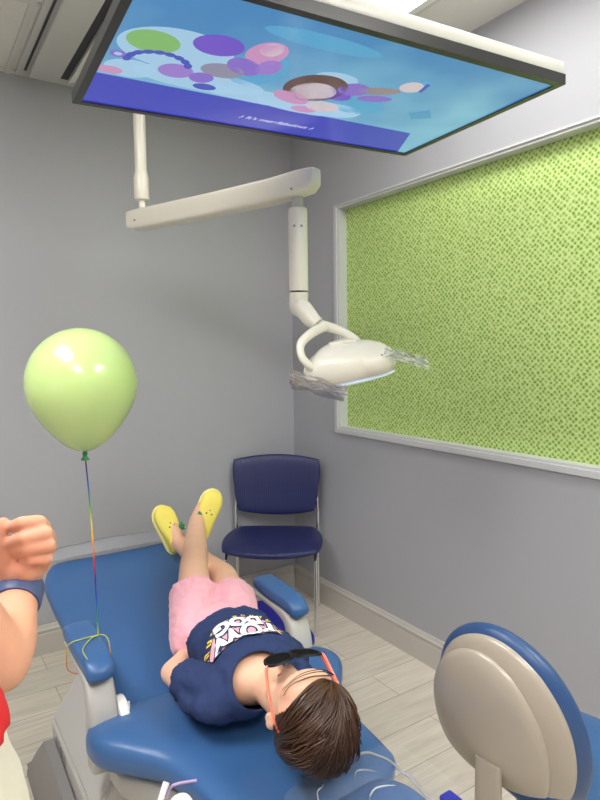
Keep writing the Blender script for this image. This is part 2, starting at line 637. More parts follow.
baseboard('baseboard_back', (XL + .02, YB, 0), (XR - .018, YB, 0), (0, -1, 0))
baseboard('baseboard_right', (XR, YR + .02, 0), (XR, YB, 0), (-1, 0, 0))
baseboard('baseboard_left', (XL, YR + .02, 0), (XL, YB - .02, 0), (1, 0, 0))
baseboard('baseboard_rear', (XL + .02, YR, 0), (XR - .02, YR, 0), (0, 1, 0))

# suspended ceiling grid
GX = [.466 + .61 * k for k in range(-4, 3)]
GY = [1.815 + .61 * k for k in range(-6, 3)]
b = B()
for x in GX: box(b, (x - .012, YR, ZC - .006), (x + .012, YB, ZC - .0003))
for y in GY: box(b, (XL, y - .012, ZC - .005), (XR, y + .012, ZC - .0004))
struct('trim_1', b, M['tbar'])

# ceiling lights (2 x 4 ft troffers)
SPOTS = [((GX[5], GX[6]), (GY[4], GY[6]), 'square lit ceiling panel above the television by the window wall'),
         ((GX[2], GX[3]), (GY[4], GY[6]), 'lit ceiling panel over the open floor on the left'),
         ((GX[5], GX[6]), (GY[1], GY[3]), 'lit ceiling panel behind the viewer by the window wall'),
         ((GX[2], GX[3]), (GY[1], GY[3]), 'lit ceiling panel behind the viewer on the left')]
for (x0, x1), (y0, y1), lab in SPOTS:
    t = thing('ceiling_light', ((x0 + x1) / 2, (y0 + y1) / 2, ZC - .012), lab, 'light', 'ceiling light panels')
    b = B()
    x0 += .014; x1 -= .014; y0 += .014; y1 -= .014; fr = .03
    for lo, hi in (((x0, y0), (x1, y0 + fr)), ((x0, y1 - fr), (x1, y1)), ((x0, y0 + fr), (x0 + fr, y1 - fr)), ((x1 - fr, y0 + fr), (x1, y1 - fr))):
        box(b, (lo[0], lo[1], ZC - .014), (hi[0], hi[1], ZC - .0005), .002)
    build('frame', b, M['white'], t)
    b = B(); box(b, (x0 + fr, y0 + fr, ZC - .010), (x1 - fr, y1 - fr, ZC - .002)); build('diffuser', b, M['light2'] if x1 > 1.2 and y1 > 1 else M['light'], t, None)

# ceiling air unit near the back wall
ax0, ax1, ay0, ay1 = .492, .765, 2.12, 3.04
t = thing('air_conditioner', ((ax0 + ax1) / 2, (ay0 + ay1) / 2, ZC - .03), 'grey ceiling air conditioner with two long black slots beside the back wall', 'air conditioner')
b = B()
box(b, (ax0, ay0, ZC - .016), (ax1, ay1, ZC - .0005), .006)
build('housing', b, M['acw'], t)
b = B(); box(b, (ax0 + .045, ay0 + .06, ZC - .04), (ax1 - .102, ay1 - .055, ZC - .016), .008); build('front_panel', b, M['acw'], t)
for x0, x1 in ((ax0 + .026, ax0 + .036), (ax1 - .098, ax1 - .062)):
    b = B(); box(b, (x0, ay0 + .07, ZC - .019), (x1, ay1 - .075, ZC - .0158)); build('air_slot', b, M['black'], t, None)
b = B(); sweep(b, [(V((ax1 - .045, y, ZC - .024)), V((1, 0, .5)).normalized(), V((-.5, 0, 1)).normalized(), .016, .003) for y in (ay0 + .07, ay1 - .075)]); build('louvre', b, M['white'], t)

# ------------------------------------------------------------------ television on the ceiling
TVC = V((.946, 1.336, 2.132))
TVM = (Matrix.Rotation(math.radians(-3.512), 3, 'Z') @ Matrix.Rotation(math.radians(-.313), 3, 'X') @ Matrix.Rotation(math.radians(-1.346), 3, 'Y'))
TW, TH = 1.115 / 2, .645 / 2
tv = thing('television', TVC, 'large flat television hung face down from the ceiling showing a bright cartoon', 'television', local=True)
tv.rotation_euler = TVM.to_euler()
b = B()
bz = .020
for lo, hi in (((-TW, -TH), (TW, -TH + bz)), ((-TW, TH - bz), (TW, TH)), ((-TW, -TH + bz), (-TW + bz, TH - bz)), ((TW - bz, -TH + bz), (TW, TH - bz))):
    box(b, (lo[0], lo[1], -.004), (hi[0], hi[1], .022))
build('bezel', b, M['bezel'], tv, None)
b = B()
box(b, (-TW + .045, -TH + .001, .0222), (TW - .002, TH - .002, .055), .006)
box(b, (-TW + .16, -TH + .1, .0552), (TW - .16, TH - .1, .075), .02)
build('back_housing', b, M['silver'], tv, label='pale silver rear housing')

SM = [screen_sky()]
SC = {}
for k, c, s in (('band', (58, 66, 190), .9), ('green', (138, 196, 112), .85), ('purple', (116, 84, 204), .9), ('tan', (150, 148, 172), .85), ('pink', (158, 126, 210), .9), ('cloud', (168, 208, 236), .9),
                ('rose', (206, 150, 196), .9), ('brown', (108, 78, 76), .8), ('cream', (220, 206, 214), .85), ('lilac', (140, 110, 206), .9), ('teal', (90, 170, 214), .9), ('text', (236, 238, 250), 1.0), ('indigo', (72, 84, 190), .9), ('tawny', (158, 142, 150), .85), ('diamond', (84, 160, 206), .85)):
    SC[k] = len(SM); SM.append(emis_mat('screen_' + k, c, s))
b = B()


def flat(bm, pts, z, mi):
    f = bm.faces.new([bm.verts.new((x, y, z)) for x, y in pts])
    f.material_index = mi
    if f.normal.z > 0 or True:
        f.normal_update()
        if f.normal.z > 0: f.normal_flip()


def oval(bm, x, y, rx, ry, z, key, rot=0, n=32):
    flat(bm, [(x + rx * math.cos(a) * math.cos(rot) - ry * math.sin(a) * math.sin(rot), y + rx * math.cos(a) * math.sin(rot) + ry * math.sin(a) * math.cos(rot)) for a in [2 * PI * i / n for i in range(n)]], z, SC[key])


sx, sy = TW - bz, TH - bz
flat(b, [(-sx, -sy), (sx, -sy), (sx, sy), (-sx, sy)], -.0002, 0)
flat(b, [(-sx, .122), (.428, .140), (.508, sy), (-sx, sy)], -.0006, SC['band'])
# clouds and bubbles floating over the blue band
for x, y, rx, ry, k in ((-.40, -.06, .13, .09, 'cloud'), (-.30, .06, .17, .055, 'cloud'), (-.10, .09, .2, .04, 'cloud'), (-.47, .07, .06, .045, 'cloud'), (.02, .09, .16, .05, 'cloud'), (.15, .03, .08, .05, 'teal'), (.0, -.09, .06, .03, 'cloud'), (-.2, -.05, .07, .09, 'teal'),
                        (.10, .085, .09, .045, 'cloud'), (-.12, -.23, .15, .03, 'teal')):
    oval(b, x, y, rx, ry, -.0008, k)
for x, y, rx, ry, k, r in ((-.457, -.075, .058, .047, 'green', .1), (-.325, -.118, .058, .045, 'purple', 0), (-.272, -.010, .054, .036, 'tan', 0), (-.372, .036, .042, .036, 'pink', 0), (-.305, .045, .03, .028, 'lilac', 0), (-.512, .094, .03, .02, 'rose', 0),
                           (-.28, .09, .03, .018, 'indigo', 0), (-.215, -.13, .045, .055, 'rose', .2), (-.212, -.15, .026, .03, 'cream', 0), (-.235, -.05, .05, .035, 'lilac', .6), (-.18, -.07, .03, .04, 'pink', 0), (-.512, .009, .018, .016, 'lilac', 0),
                           (-.02, -.02, .085, .078, 'brown', -.2), (-.015, .0, .062, .052, 'cream', -.1), (-.05, .055, .06, .03, 'rose', .3), (.075, -.055, .045, .036, 'lilac', 0), (.05, -.01, .05, .03, 'purple', .3), (.14, -.075, .06, .022, 'tawny', -.35), (.16, -.03, .05, .02, 'lilac', -.3), (.205, -.13, .034, .03, 'cream', 0), (.225, -.165, .02, .012, 'teal', .6),
                           (.06, .075, .05, .032, 'cream', 0), (.02, .11, .04, .02, 'rose', 0)):
    oval(b, x, y, rx, ry, -.0011, k, r)
oval(b, -.512, .009, .009, .008, -.0013, 'cloud')
for i in range(9):  # curled ribbon
    a = PI + i * PI / 9
    oval(b, -.42 + .07 * math.cos(a), .02 + .055 * math.sin(a), .014, .010, -.0012, 'indigo', a + PI / 2, 10)
flat(b, [(.31, .01), (.355, -.03), (.40, .012), (.35, .045)], -.0008, SC['diamond'])
for o_ in (-.095, -.075):
    flat(b, [(.255 + o_ * .3, -.165), (.262 + o_ * .3, -.163), (.272 + o_ * .3, -.115), (.265 + o_ * .3, -.117)], -.0012, SC['indigo'])


def text_bm(body, size, offset=0.0, res=3, shear=0):
    cu = bpy.data.curves.new('t', 'FONT')
    cu.body = body; cu.size = size; cu.offset = offset; cu.align_x = 'CENTER'; cu.align_y = 'CENTER'; cu.resolution_u = res; cu.shear = shear
    o = bpy.data.objects.new('t', cu); COL.objects.link(o)
    dg = bpy.context.evaluated_depsgraph_get()
    me = bpy.data.meshes.new_from_object(o.evaluated_get(dg))
    bpy.data.objects.remove(o); bpy.data.curves.remove(cu)
    t_ = bmesh.new(); t_.from_mesh(me); bpy.data.meshes.remove(me)
    return t_


tb = text_bm("\u266A It's mer-fabulous \u266A", .030, shear=.2)
mp = {}
for v in tb.verts: mp[v] = b.verts.new((v.co.x, .230 - v.co.y, -.0012))
for f in tb.faces:
    try:
        nf = b.faces.new([mp[v] for v in f.verts]); nf.material_index = SC['text']; nf.normal_update()
        if nf.normal.z > 0: nf.normal_flip()
    except ValueError:
        pass
tb.free()
me = bpy.data.meshes.new('screen'); b.to_mesh(me); b.free()
finish('screen', me, SM, tv, None, 'lit screen with bubbles, clouds and a caption on a blue band')
b = B()
cyl(b, (0, 0, .075), (0, 0, .50), .028, seg=24); box(b, (-.13, -.11, .0755), (.13, .11, .092), .004); cyl(b, (0, 0, .50), (0, 0, ZC - TVC.z - .012), .028); cyl(b, (0, 0, ZC - TVC.z - .03), (0, 0, ZC - TVC.z - .009), .09, bev=.004)
build('ceiling_mount', b, M['white'], tv)

# ------------------------------------------------------------------ dental light
P0 = sp(142, 205, 2.42)
P0.z = 2.0
P1 = sp(303, 190, 2.0)
dl = thing('dental_light', (P0.x, P0.y, ZC - .06), 'cream dental operating light on a jointed arm hanging from the ceiling', 'dental light')
b = B()
x, y = P0.x, P0.y
lathe(b, [(.023, 2.16), (.0235, 2.17), (.0235, ZC - .045), (.024, ZC - .04)], (x, y, 0)); lathe(b, [(.021, 2.066), (.028, 2.07), (.0295, 2.075), (.0295, 2.155), (.024, 2.18), (.02, 2.182)], (x, y, 0))
lathe(b, [(.013, 2.03), (.013, 2.07)], (x, y, 0))
lathe(b, [(.05, ZC - .05), (.062, ZC - .045), (.065, ZC - .012), (.06, ZC - .008)], (x, y, 0))
build('ceiling_post', b, M['cream'], dl)
ad = (P1 - P0); ad.z = 0; ad.normalize()
sd = V((-ad.y, ad.x, 0))
zt = V((0, 0, 1))
L = (V((P1.x, P1.y, 0)) - V((P0.x, P0.y, 0))).length
b = B()
st = []
for s, hx, z0, z1 in ((-.075, .012, 1.975, 2.028), (-.066, .028, 1.962, 2.031), (-.03, .036, 1.952, 2.033), (.15, .037, 1.952, 2.034), (L * .5, .037, 1.955, 2.037), (L - .12, .038, 1.962, 2.044), (L - .02, .039, 1.972, 2.052), (L + .03, .036, 1.978, 2.053), (L + .052, .028, 1.995, 2.052), (L + .060, .014, 2.01, 2.049)):
    st.append((V((P0.x, P0.y, (z0 + z1) / 2)) + ad * s, sd, zt, hx, (z1 - z0) / 2))
sweep(b, st, e=.42)
build('swing_arm', b, M['cream'], dl)
b = B()
for p_, z_ in ((V((P0.x, P0.y, 0)) - ad * .005 - sd * .0362, 1.985), (V((P0.x, P0.y, 0)) + ad * (L - .02) - sd * .0375, 1.99)):
    b = B(); cyl(b, V((p_.x, p_.y, z_)), V((p_.x, p_.y, z_)) - sd * .003, .004, seg=10)
    build('screw', b, M['greyd'], dl)
# drop rod with bend
Q0 = V((P1.x - ad.x * .035, P1.y - ad.y * .035, 0))
Q0 = sp(297.5, 195, 2.02); 
b = B()
lathe(b, [(.019, 1.935), (.019, 1.975)], (Q0.x, Q0.y, 0)); build('swivel_collar', b, M['greyp'], dl)
b = B()
Q1 = sp(300, 291, 2.02); zq = Q1.z
lathe(b, [(.022, 1.94), (.031, 1.934), (.032, 1.925), (.0325, zq + .002)], (Q0.x, Q0.y, 0))
K = sp(318, 325, 1.99)
tube(b, [V((Q0.x, Q0.y, zq - .001)), V((Q0.x, Q0.y, zq - .05)), sp(303, 309, 2.01), sp(311, 319, 2.0), K], [.0325, .032, .031, .029, .024], 24, smooth=5)
build('drop_arm', b, M['cream'], dl)
b = B()
for k in (-1, 1):
    p_ = V((Q0.x, Q0.y, 1.87)) - FW * .030 + RT * .012 * k
    b = B(); cyl(b, p_ + FW * .004, p_ - FW * .004, .004, seg=10)
    build('rivet', b, M['greyd'], dl)
# lamp head: domed shell, cut flat underneath
HC = sp(349, 366, 1.98)
hu = (RT * .975 + UP * .22).normalized()          # long axis of the head
hv = FW.cross(hu).normalized()
hw_ = hu.cross(-FW).normalized()
hn = hu.cross(FW).normalized()
if hn.z < 0: hn = -hn
hn = (hn + FW * -.15).normalized()
hf = hn.cross(hu).normalized()
HM = Matrix((hu, hf, hn)).transposed()
b = B()
ell(b, HC + hn * .004, (.152, .09, .078), HM, 4)
ell(b, HC - hu * .03 + hn * .022, (.09, .075, .066), HM, 3)
ell(b, HC + hu * .07 - hn * .002, (.088, .095, .062), HM, 3)


def cut_head(bm):
    for v in bm.verts:
        q_ = v.co - HC
        h_ = q_.dot(hn)
        if h_ < -.040:
            v.co += hn * ((-.040 - h_) * .93)


b = remesh(b, .006, 5, cut_head)
build('lamp_head', b, M['cream'], dl, 60)
b = B()
ell(b, HC - hn * .048 + hu * .014, (.132, .068, .012), HM, 4)
build('lamp_lens', b, M['lampglass'], dl, 180)
b = B()
tube(b, [sp(326, 326, 1.98), sp(312, 333, 1.95), sp(301, 344, 1.93), sp(302, 357, 1.92), sp(310, 366, 1.93), sp(317, 371, 1.95)], [.016, .016, .015, .0145, .0145, .013], 16, smooth=6, flat=.75)
tube(b, [sp(316, 325, 2.0), sp(328, 327, 2.0), sp(342, 332, 2.0), sp(355, 340, 1.99), sp(363, 350, 1.98)], [.02, .017, .015, .0145, .013], 16, smooth=6, flat=.75)
build('handle_yoke', b, M['cream'], dl, 60)
b = B()
sweep(b, [(HC + hu * s + hn * h, hf, hn, .035, .008) for s, h in ((-.05, .082), (0, .082), (.035, .074))], e=.5)
build('top_cover', b, M['cream'], dl)
b = B(); cyl(b, HC + hu * .098 - hf * .070 + hn * .018, HC + hu * .1 - hf * .082 + hn * .018, .006, seg=3); build('switch_mark', b, M['black'], dl)


def crumple(bm, org, ax, ay, nx, ny, amp, seed, sag=None):
    vs = []
    for i in range(nx + 1):
        row = []
        for j in range(ny + 1):
            u, w_ = i / nx, j / ny
            p = V(org) + V(ax) * u + V(ay) * w_
            nn = V(ax).cross(V(ay)).normalized()
            q_ = V((u * 4 + seed, w_ * 4, seed * 1.7))
            p += nn * amp * (noise.noise(q_) + .6 * abs(noise.noise(q_ * 2.3)) + .3 * noise.noise(q_ * 5))
            p += (V(ax).normalized() * noise.noise(q_ * 1.7 + V((9, 0, 0))) + V(ay).normalized() * noise.noise(q_ * 1.9 + V((0, 9, 0)))) * amp * .8
            if sag: p += sag(u, w_)
            row.append(bm.verts.new(p))
        vs.append(row)
    for i in range(nx):
        for j in range(ny):
            bm.faces.new((vs[i][j], vs[i + 1][j], vs[i + 1][j + 1], vs[i][j + 1]))


b = B()
a0, a1 = sp(290, 373, 1.865), sp(346, 388, 1.855)
crumple(b, a0, a1 - a0, FW * .02 - UP * .03, 26, 18, .012, 3)
crumple(b, a0 + UP * .004, a1 - a0, UP * -.05 + FW * .10, 26, 12, .010, 5)
o = build('hanging_plastic_sleeve', b, M['film2'], None, 50)
tag(o, 'crumpled clear plastic sleeve over the left handle of the dental light', 'plastic sleeve')
b = B()
a0, a1 = sp(385, 346, 1.875), sp(428, 358, 1.90)
crumple(b, a0, a1 - a0, FW * .012 - UP * .03, 22, 14, .012, 8)
crumple(b, a0 - UP * .004, a1 - a0, UP * -.035 - FW * .03, 22, 12, .011, 12)
o = build('hanging_plastic_sleeve', b, M['film2'], None, 50)
tag(o, 'crumpled clear plastic sleeve sticking out before the green window film', 'plastic sleeve')

# ------------------------------------------------------------------ dental patient chair
CX = .64
dc = thing('dental_chair', (CX, 1.5, 0), 'blue vinyl reclined dental chair with winged backrest and grey base', 'dental chair')


def seat_top(y):
    return .597 + (y - 1.42) * .158


def padloft(bm, st, n=8, r=.04, seg=44, ex=.42, crown=None, cx=CX):
    """cushion along y: stations (y, half width, top z, thickness), ends rounded over r"""
    q = spline(st, n)
    y0, y1 = q[0][0], q[-1][0]
    sg = 1 if y1 > y0 else -1
    dense = []
    for (y, hw, zt_, th) in q: dense.append((y, hw, zt_, th))
    ends = [0, .02, .08, .18, .32, .5, .75]
    rows = []

    def at(y):
        for i in range(len(dense) - 1):
            a_, b_ = dense[i], dense[i + 1]
            if (a_[0] - y) * (b_[0] - y) <= 0 and a_[0] != b_[0]:
                k = (y - a_[0]) / (b_[0] - a_[0])
                return [a_[j] + (b_[j] - a_[j]) * k for j in range(4)]
        return list(dense[0] if abs(y - y0) < abs(y - y1) else dense[-1])
    ys = [y0 + sg * r * e_ for e_ in ends] + [d_[0] for d_ in dense if min(abs(d_[0] - y0), abs(d_[0] - y1)) > r] + [y1 - sg * r * e_ for e_ in ends[::-1]]
    for y in ys:
        _, hw, zt_, th = at(y)
        dd = min(abs(y - y0), abs(y - y1))
        k = 1.0 if dd >= r else math.sqrt(max(0, 1 - ((r - dd) / r) ** 2))
        k = max(k, .03)
        hw2 = max(.01, hw - r * (1 - k))
        zc = zt_ - th / 2
        ring = []
        for j in range(seg):
            a = 2 * PI * (j + .5) / seg
            ca, sa = math.cos(a), math.sin(a)
            px = math.copysign(abs(ca) ** ex, ca)
            pz = math.copysign(abs(sa) ** .62, sa)
            x_ = cx + hw2 * px
            z_ = zc + th / 2 * k * pz
            if crown and sa > 0: z_ += crown(px, y) * k * abs(sa) ** .5
            ring.append(V((x_, y, z_)))
        rows.append(ring)
    rings(bm, rows)


b = B()
padloft(b, [(1.415, .225, .60, .08), (1.46, .262, seat_top(1.45), .09), (1.6, .275, seat_top(1.6), .09), (1.75, .280, seat_top(1.75), .09), (1.9, .278, seat_top(1.9), .085), (2.02, .283, seat_top(2.02) + .002, .08), (2.14, .278, seat_top(2.14) + .004, .075), (2.24, .235, .735, .06)], r=.035, crown=lambda u, y: -.012 * (1 - u * u))
build('seat_cushion', b, M['blue'], dc, 60)
b = B()
for i, (y0_, y1_) in enumerate(((1.42, 2.15),)):
    sweep(b, [(V((CX, y, seat_top(y) - .105)), V((1, 0, 0)), V((0, 0, 1)), hw, .022) for y, hw in ((1.36, .17), (1.5, .22), (1.8, .23), (2.1, .22), (2.19, .18))], e=.3)
build('seat_shell', b, M['greyp'], dc)
b = B()
wing = lambda u, y: .022 * abs(u) ** 3 * max(0, 1 - abs(y - 1.32) / .16) - .014 * (1 - u * u)
padloft(b, [(.862, .150, .622, .06), (.90, .182, .630, .08), (.95, .192, .634, .092), (1.02, .202, .633, .095), (1.10, .214, .632, .095), (1.17, .240, .632, .098), (1.23, .290, .632, .10), (1.29, .335, .63, .10), (1.36, .340, .626, .098), (1.41, .305, .62, .09), (1.43, .25, .612, .08)], r=.045, ex=.6, crown=wing)
build('backrest_cushion', b, M['blue'], dc, 60)
b = B()
sweep(b, [(V((CX, y, z)), V((1, 0, 0)), V((0, 0, 1)), hw, h) for y, hw, z, h in ((.90, .12, .53, .015), (.97, .155, .52, .025), (1.15, .2, .507, .03), (1.28, .285, .497, .034), (1.36, .29, .49, .034), (1.42, .2, .485, .025))], e=.3)
build('backrest_shell', b, M['greyp'], dc)
b = B()
padloft(b, [(.56, .095, .640, .06), (.62, .118, .645, .07), (.74, .124, .646, .072), (.80, .118, .645, .07), (.858, .085, .640, .062)], r=.035, ex=.55, crown=lambda u, y: .016 * u * u)
hr = build('headrest', b, M['blue'], dc, 60)
b = B(); sweep(b, [(V((CX, y, .545)), V((1, 0, 0)), V((0, 0, 1)), .04, .012) for y in (.66, .92)], e=.4); build('headrest_slide', b, M['greyp'], dc)


# armrests
def armrest(cx, w0, w1, y0, y1, outer, tilt):
    b = B()
    path = [(1.60, .713, .005), (1.54, .709, .008), (1.46, .703, .012), (1.405, .688, .018), (1.382, .64, .026), (1.378, .57, .032), (1.378, .50, .032)]
    q_ = spline(path, 5)
    st_ = []
    for i, (y, z, h) in enumerate(q_):
        a_, c_ = q_[max(i - 1, 0)], q_[min(i + 1, len(q_) - 1)]
        t_ = V((0, c_[0] - a_[0], c_[1] - a_[1])).normalized()
        st_.append((V((cx, y + (y0 - 1.36), z)), V((1, 0, 0)), V((1, 0, 0)).cross(t_), .033, h))
    sweep(b, st_, e=.45)
    arm = build('armrest', b, M['greyp'], dc)
    b = B()
    n_ = 20

    def pos(u, v):
        x_, y_ = disc_map(u, v, .35)
        hw = (w0 + (w1 - w0) * (v * .5 + .5)) / 2
        yy = y0 + (y1 - y0) * (y_ * .5 + .5)
        zz = .731 + (v * .5 + .5) * .012 - (max(0, -v - .55) ** 2) * .06
        return V((cx + x_ * hw, yy, zz)), V((0, 0, 1))
    pillow(b, pos, lambda u, v: .021, 20, 24, 6)
    build('armrest_pad', b, M['blue'], arm, 180)
    b = B()
    px = cx + outer * .033
    cyl(b, (px, 1.385 + (y0 - 1.36), .600), (px + outer * .024, 1.385 + (y0 - 1.36), .600), .046, bev=.006, seg=32)
    build('pivot_knob', b, M['white'], arm)
    b = B()
    cx_ = px + outer * .0225
    sweep(b, [(V((cx_ + outer * .0052, 1.37 + (y0 - 1.36), z)), V((0, 1, 0)), V((1, 0, 0)), .004, .002) for z in (.57, .635)]); build('release_lever', b, M['white'], arm)
    return arm


armrest(.345, .070, .080, 1.365, 1.615, 1, 0)
armrest(.910, .064, .074, 1.385, 1.625, -1, 0)
# base: console under the left of the seat, foot plate and lift
b = B()
rings(b, [[V((x, y + (.06 * (z - .10) / .4 if k == 1 else 0), z)) for x, z in ((.312, .10), (.312, .385), (.40, .50), (.50, .52), (.50, .10))] for k, y in ((0, 1.38), (1, 1.80))])
bmesh.ops.bevel(b, geom=b.edges[:], offset=.010, segments=2, affect='EDGES')
build('console', b, M['greyp'], dc, 30)
b = B()
for i in range(5): box(b, (.309, 1.66 + i * .025, .335), (.3119, 1.672 + i * .025, .365))
build('console_vent', b, M['greyd'], dc, None)
b = B()
rings(b, [[V((x, y, z)) for y, z in ((1.3, .055), (1.3, .30), (1.80, .345), (1.92, .25), (2.06, .13), (2.17, .055))] for x in (.282, .3085)])
box(b, (.28, 1.15, .0), (1.0, 2.18, .055), .02)
box(b, (.5005, 1.45, .0555), (.86, 1.98, .30), .03)
box(b, (.56, 1.5, .3005), (.78, 1.9, .49), .02)
build('base', b, M['greyd'], dc, 40)

# clear sheet over the foot end
b = B()
for sheet in range(1):
    vs = []
    for i in range(25):
        row = []
        for j in range(9):
            u, w_ = i / 24 * 2 - 1, j / 8
            x_ = CX - .005 + u * .245
            y_ = 2.195 + .062 * math.sin(min(1, w_ * 1.4) * PI / 2) + .0 * w_
            z_ = .741 + .030 * math.sin(w_ * PI) * (1 - .3 * u * u) + .004 * noise.noise(V((u * 4, w_ * 3, 2)))
            if w_ > .7: z_ -= (w_ - .7) * .25; y_ += .006
            row.append(b.verts.new((x_, y_, z_)))
        vs.append(row)
    for i in range(24):
        for j in range(8): b.faces.new((vs[i][j], vs[i + 1][j], vs[i + 1][j + 1], vs[i][j + 1]))
o = build('foot_cover', b, M['film3'], None, 60)
tag(o, 'greyish clear plastic sheet over the foot end of the dental chair', 'plastic cover')

# plastic cover over the headrest
def bag_z(x, y):
    u = (x - CX) / .15
    return .668 + .012 * u * u - .05 * max(0, abs(u) - .86) ** 1.2 - .35 * max(0, y - .868) + .006 * noise.noise(V((x * 16, y * 14, 1))) + .010 * abs(noise.noise(V((x * 22, y * 20, 3))))


b = B()
nx, ny = 44, 36
vs = []
for i in range(nx + 1):
    row = []
    for j in range(ny + 1):
        u, w_ = i / nx * 2 - 1, math.sin(j / ny * PI / 2)
        y_ = .56 + .345 * w_
        hw = .150 * (math.sqrt(max(0, 1 - ((w_ - .6) / .4) ** 2.4)) if w_ > .6 else 1) + .004
        x_ = CX + .004 + u * hw
        row.append(b.verts.new((x_, y_, bag_z(x_, y_))))
    vs.append(row)
for i in range(nx):
    for j in range(ny): b.faces.new((vs[i][j], vs[i + 1][j], vs[i + 1][j + 1], vs[i][j + 1]))
o = build('headrest_cover', b, M['film'], None, 60)
tag(o, 'shiny clear plastic bag pulled over the headrest below the hair', 'plastic cover')
M['seam'] = film('film_seam_highlight', tint=(1, 1, 1, 1), gloss=.5, alpha=.5, rough=.1)  # whiter film, paints the bright highlights along the seam and folds


def on_bag(pts, lift=.003):
    return [V((x_, y_, bag_z(x_, y_) + lift)) for x_, y_ in [q_[:2] for q_ in spline(pts, 5)]]


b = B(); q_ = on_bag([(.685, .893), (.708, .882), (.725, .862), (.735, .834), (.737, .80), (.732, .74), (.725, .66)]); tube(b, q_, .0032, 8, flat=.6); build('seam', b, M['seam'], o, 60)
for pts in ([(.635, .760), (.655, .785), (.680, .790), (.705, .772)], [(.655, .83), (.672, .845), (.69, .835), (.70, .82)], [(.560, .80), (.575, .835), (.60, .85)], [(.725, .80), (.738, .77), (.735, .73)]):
    b = B(); q_ = on_bag(pts); n_ = len(q_); tube(b, q_, [.0003 + .0022 * math.sin(PI * k / (n_ - 1)) for k in range(n_)], 6, flat=.5); build('crease_highlight', b, M['seam'], o, 60)  # pale tubes drawn in as highlights on the folds of the bag
b = B(); box(b, V((.738, .668, bag_z(.75, .68) + .003)), V((.766, .700, bag_z(.75, .68) + .013)), .004); build('tab', b, M['bluetip'], o, label='blue tab')

# ------------------------------------------------------------------ child lying on the chair
HEAD = V((.622, .944, .746))
kid = thing('child', (.67, 1.4, .62), 'child lying on the dental chair in navy printed shirt, pink shorts and sunglasses', 'child')
# head frame: face normal tipped toward the feet
fn = V((.08, .56, .82)).normalized()
hx = V((1, -.05, .02)); hx = (hx - fn * hx.dot(fn)).normalized()      # toward the window wall
ht = hx.cross(fn).normalized()
if ht.z < 0: ht = -ht                                            # toward the crown
HR = Matrix((hx, ht, fn)).transposed()


def hp(x, t_, f):
    return HEAD + hx * x + ht * t_ + fn * f


hipL, hipR = V((.612, 1.455, .692)), V((.742, 1.45, .692))
knL, knR = V((.732, 1.735, .785)), V((.822, 1.71, .735))
anL, anR = V((.874, 2.03, .838)), V((.800, 2.03, .770))
shL, shR = V((.540, 1.180, .706)), V((.735, 1.18, .710))
elL, haL = V((.505, 1.350, .680)), V((.575, 1.425, .672))
elR, haR = V((.768, 1.35, .680)), V((.735, 1.45, .668))
b = B()
ell(b, (.676, 1.44, .698), (.108, .085, .062)); ell(b, (.668, 1.30, .706), (.098, .12, .064)); ell(b, (.650, 1.18, .714), (.105, .075, .064))
seg_(b, V((.645, 1.16, .712)), HEAD + V((.01, .05, -.03)), .042, .037)
chain(b, [shL, V((.510, 1.265, .690)), elL], [.036, .031, .027]); chain(b, [elL, haL], [.028, .022])
chain(b, [shR, V((.762, 1.275, .692)), elR], [.036, .031, .027]); chain(b, [elR, haR], [.028, .021])
for h_, k_, a_ in ((hipL, knL, anL), (hipR, knR, anR)):
    mid = k_.lerp(a_, .35) + V((0, 0, -.006))
    chain(b, [h_, k_, mid, a_], [.062, .044, .041, .028])
for a_, tt in ((anL, V((.935, 2.075, .91))), (anR, V((.79, 2.10, .86)))):
    seg_(b, a_, a_.lerp(tt, .6), .027, .022)
# hands
for hb, dirv, sidev in ((haL, V((.6, .78, .06)), V((.78, -.6, 0))), (haR, V((-.25, .95, .1)), V((-.95, -.25, 0)))):
    dirv.normalize(); sidev.normalize()
    seg_(b, hb, hb + dirv * .035, .017, .019)
    for k in range(4):
        o_ = sidev * (.0125 * (k - 1.5))
        seg_(b, hb + dirv * .038 + o_, hb + dirv * (.062 + .004 * (1.5 - abs(k - 1.5))) + o_ + V((0, 0, -.004)), .0068, .0055)
    seg_(b, hb + dirv * .012 - sidev * .014, hb + dirv * .036 - sidev * .030, .008, .006)
# head
ell(b, HEAD + ht * .010 - fn * .012, (.067, .083, .076), HR); ell(b, hp(0, -.026, .028), (.058, .066, .05), HR); ell(b, hp(0, -.070, .030), (.03, .026, .028), HR)
for s in (-1, 1):
    ell(b, hp(.032 * s, -.036, .052), (.025, .027, .022), HR)
ell(b, hp(0, .035, .040), (.055, .045, .036), HR)
for s in (-1, 1): ell(b, hp(.029 * s, -.004, .058), (.014, .010, .009), HR)
seg_(b, hp(0, -.002, .075), hp(0, -.028, .088), .008, .0115); ell(b, hp(-.009, -.030, .081), .008); ell(b, hp(.009, -.030, .081), .008)
ell(b, hp(0, -.052, .076), (.020, .007, .009), HR); ell(b, hp(0, -.062, .073), (.017, .006, .009), HR)
b = remesh(b, .0055, 3)
kb = build('body', b, M['skin'], kid, 180)
for s in (-1, 1):
    b = B()
    er = HR @ Matrix.Rotation(.3 * s, 3, 'Y')
    ell(b, hp(.066 * s, -.010, .004), (.007, .024, .017), er); ell(b, hp(.069 * s, -.014, -.002), (.006, .018, .010), er)
    ell(b, hp(.064 * s, -.030, .010), (.006, .010, .008), er)
    b = remesh(b, .0025, 3); build('ear', b, M['skin'], kid, 180)
b = B(); ell(b, hp(0, -.052, .082), (.017, .0045, .004), HR); ell(b, hp(0, -.060, .080), (.014, .0045, .004), HR); b = remesh(b, .0015, 2); build('lips', b, M['lips'], kid, 180)

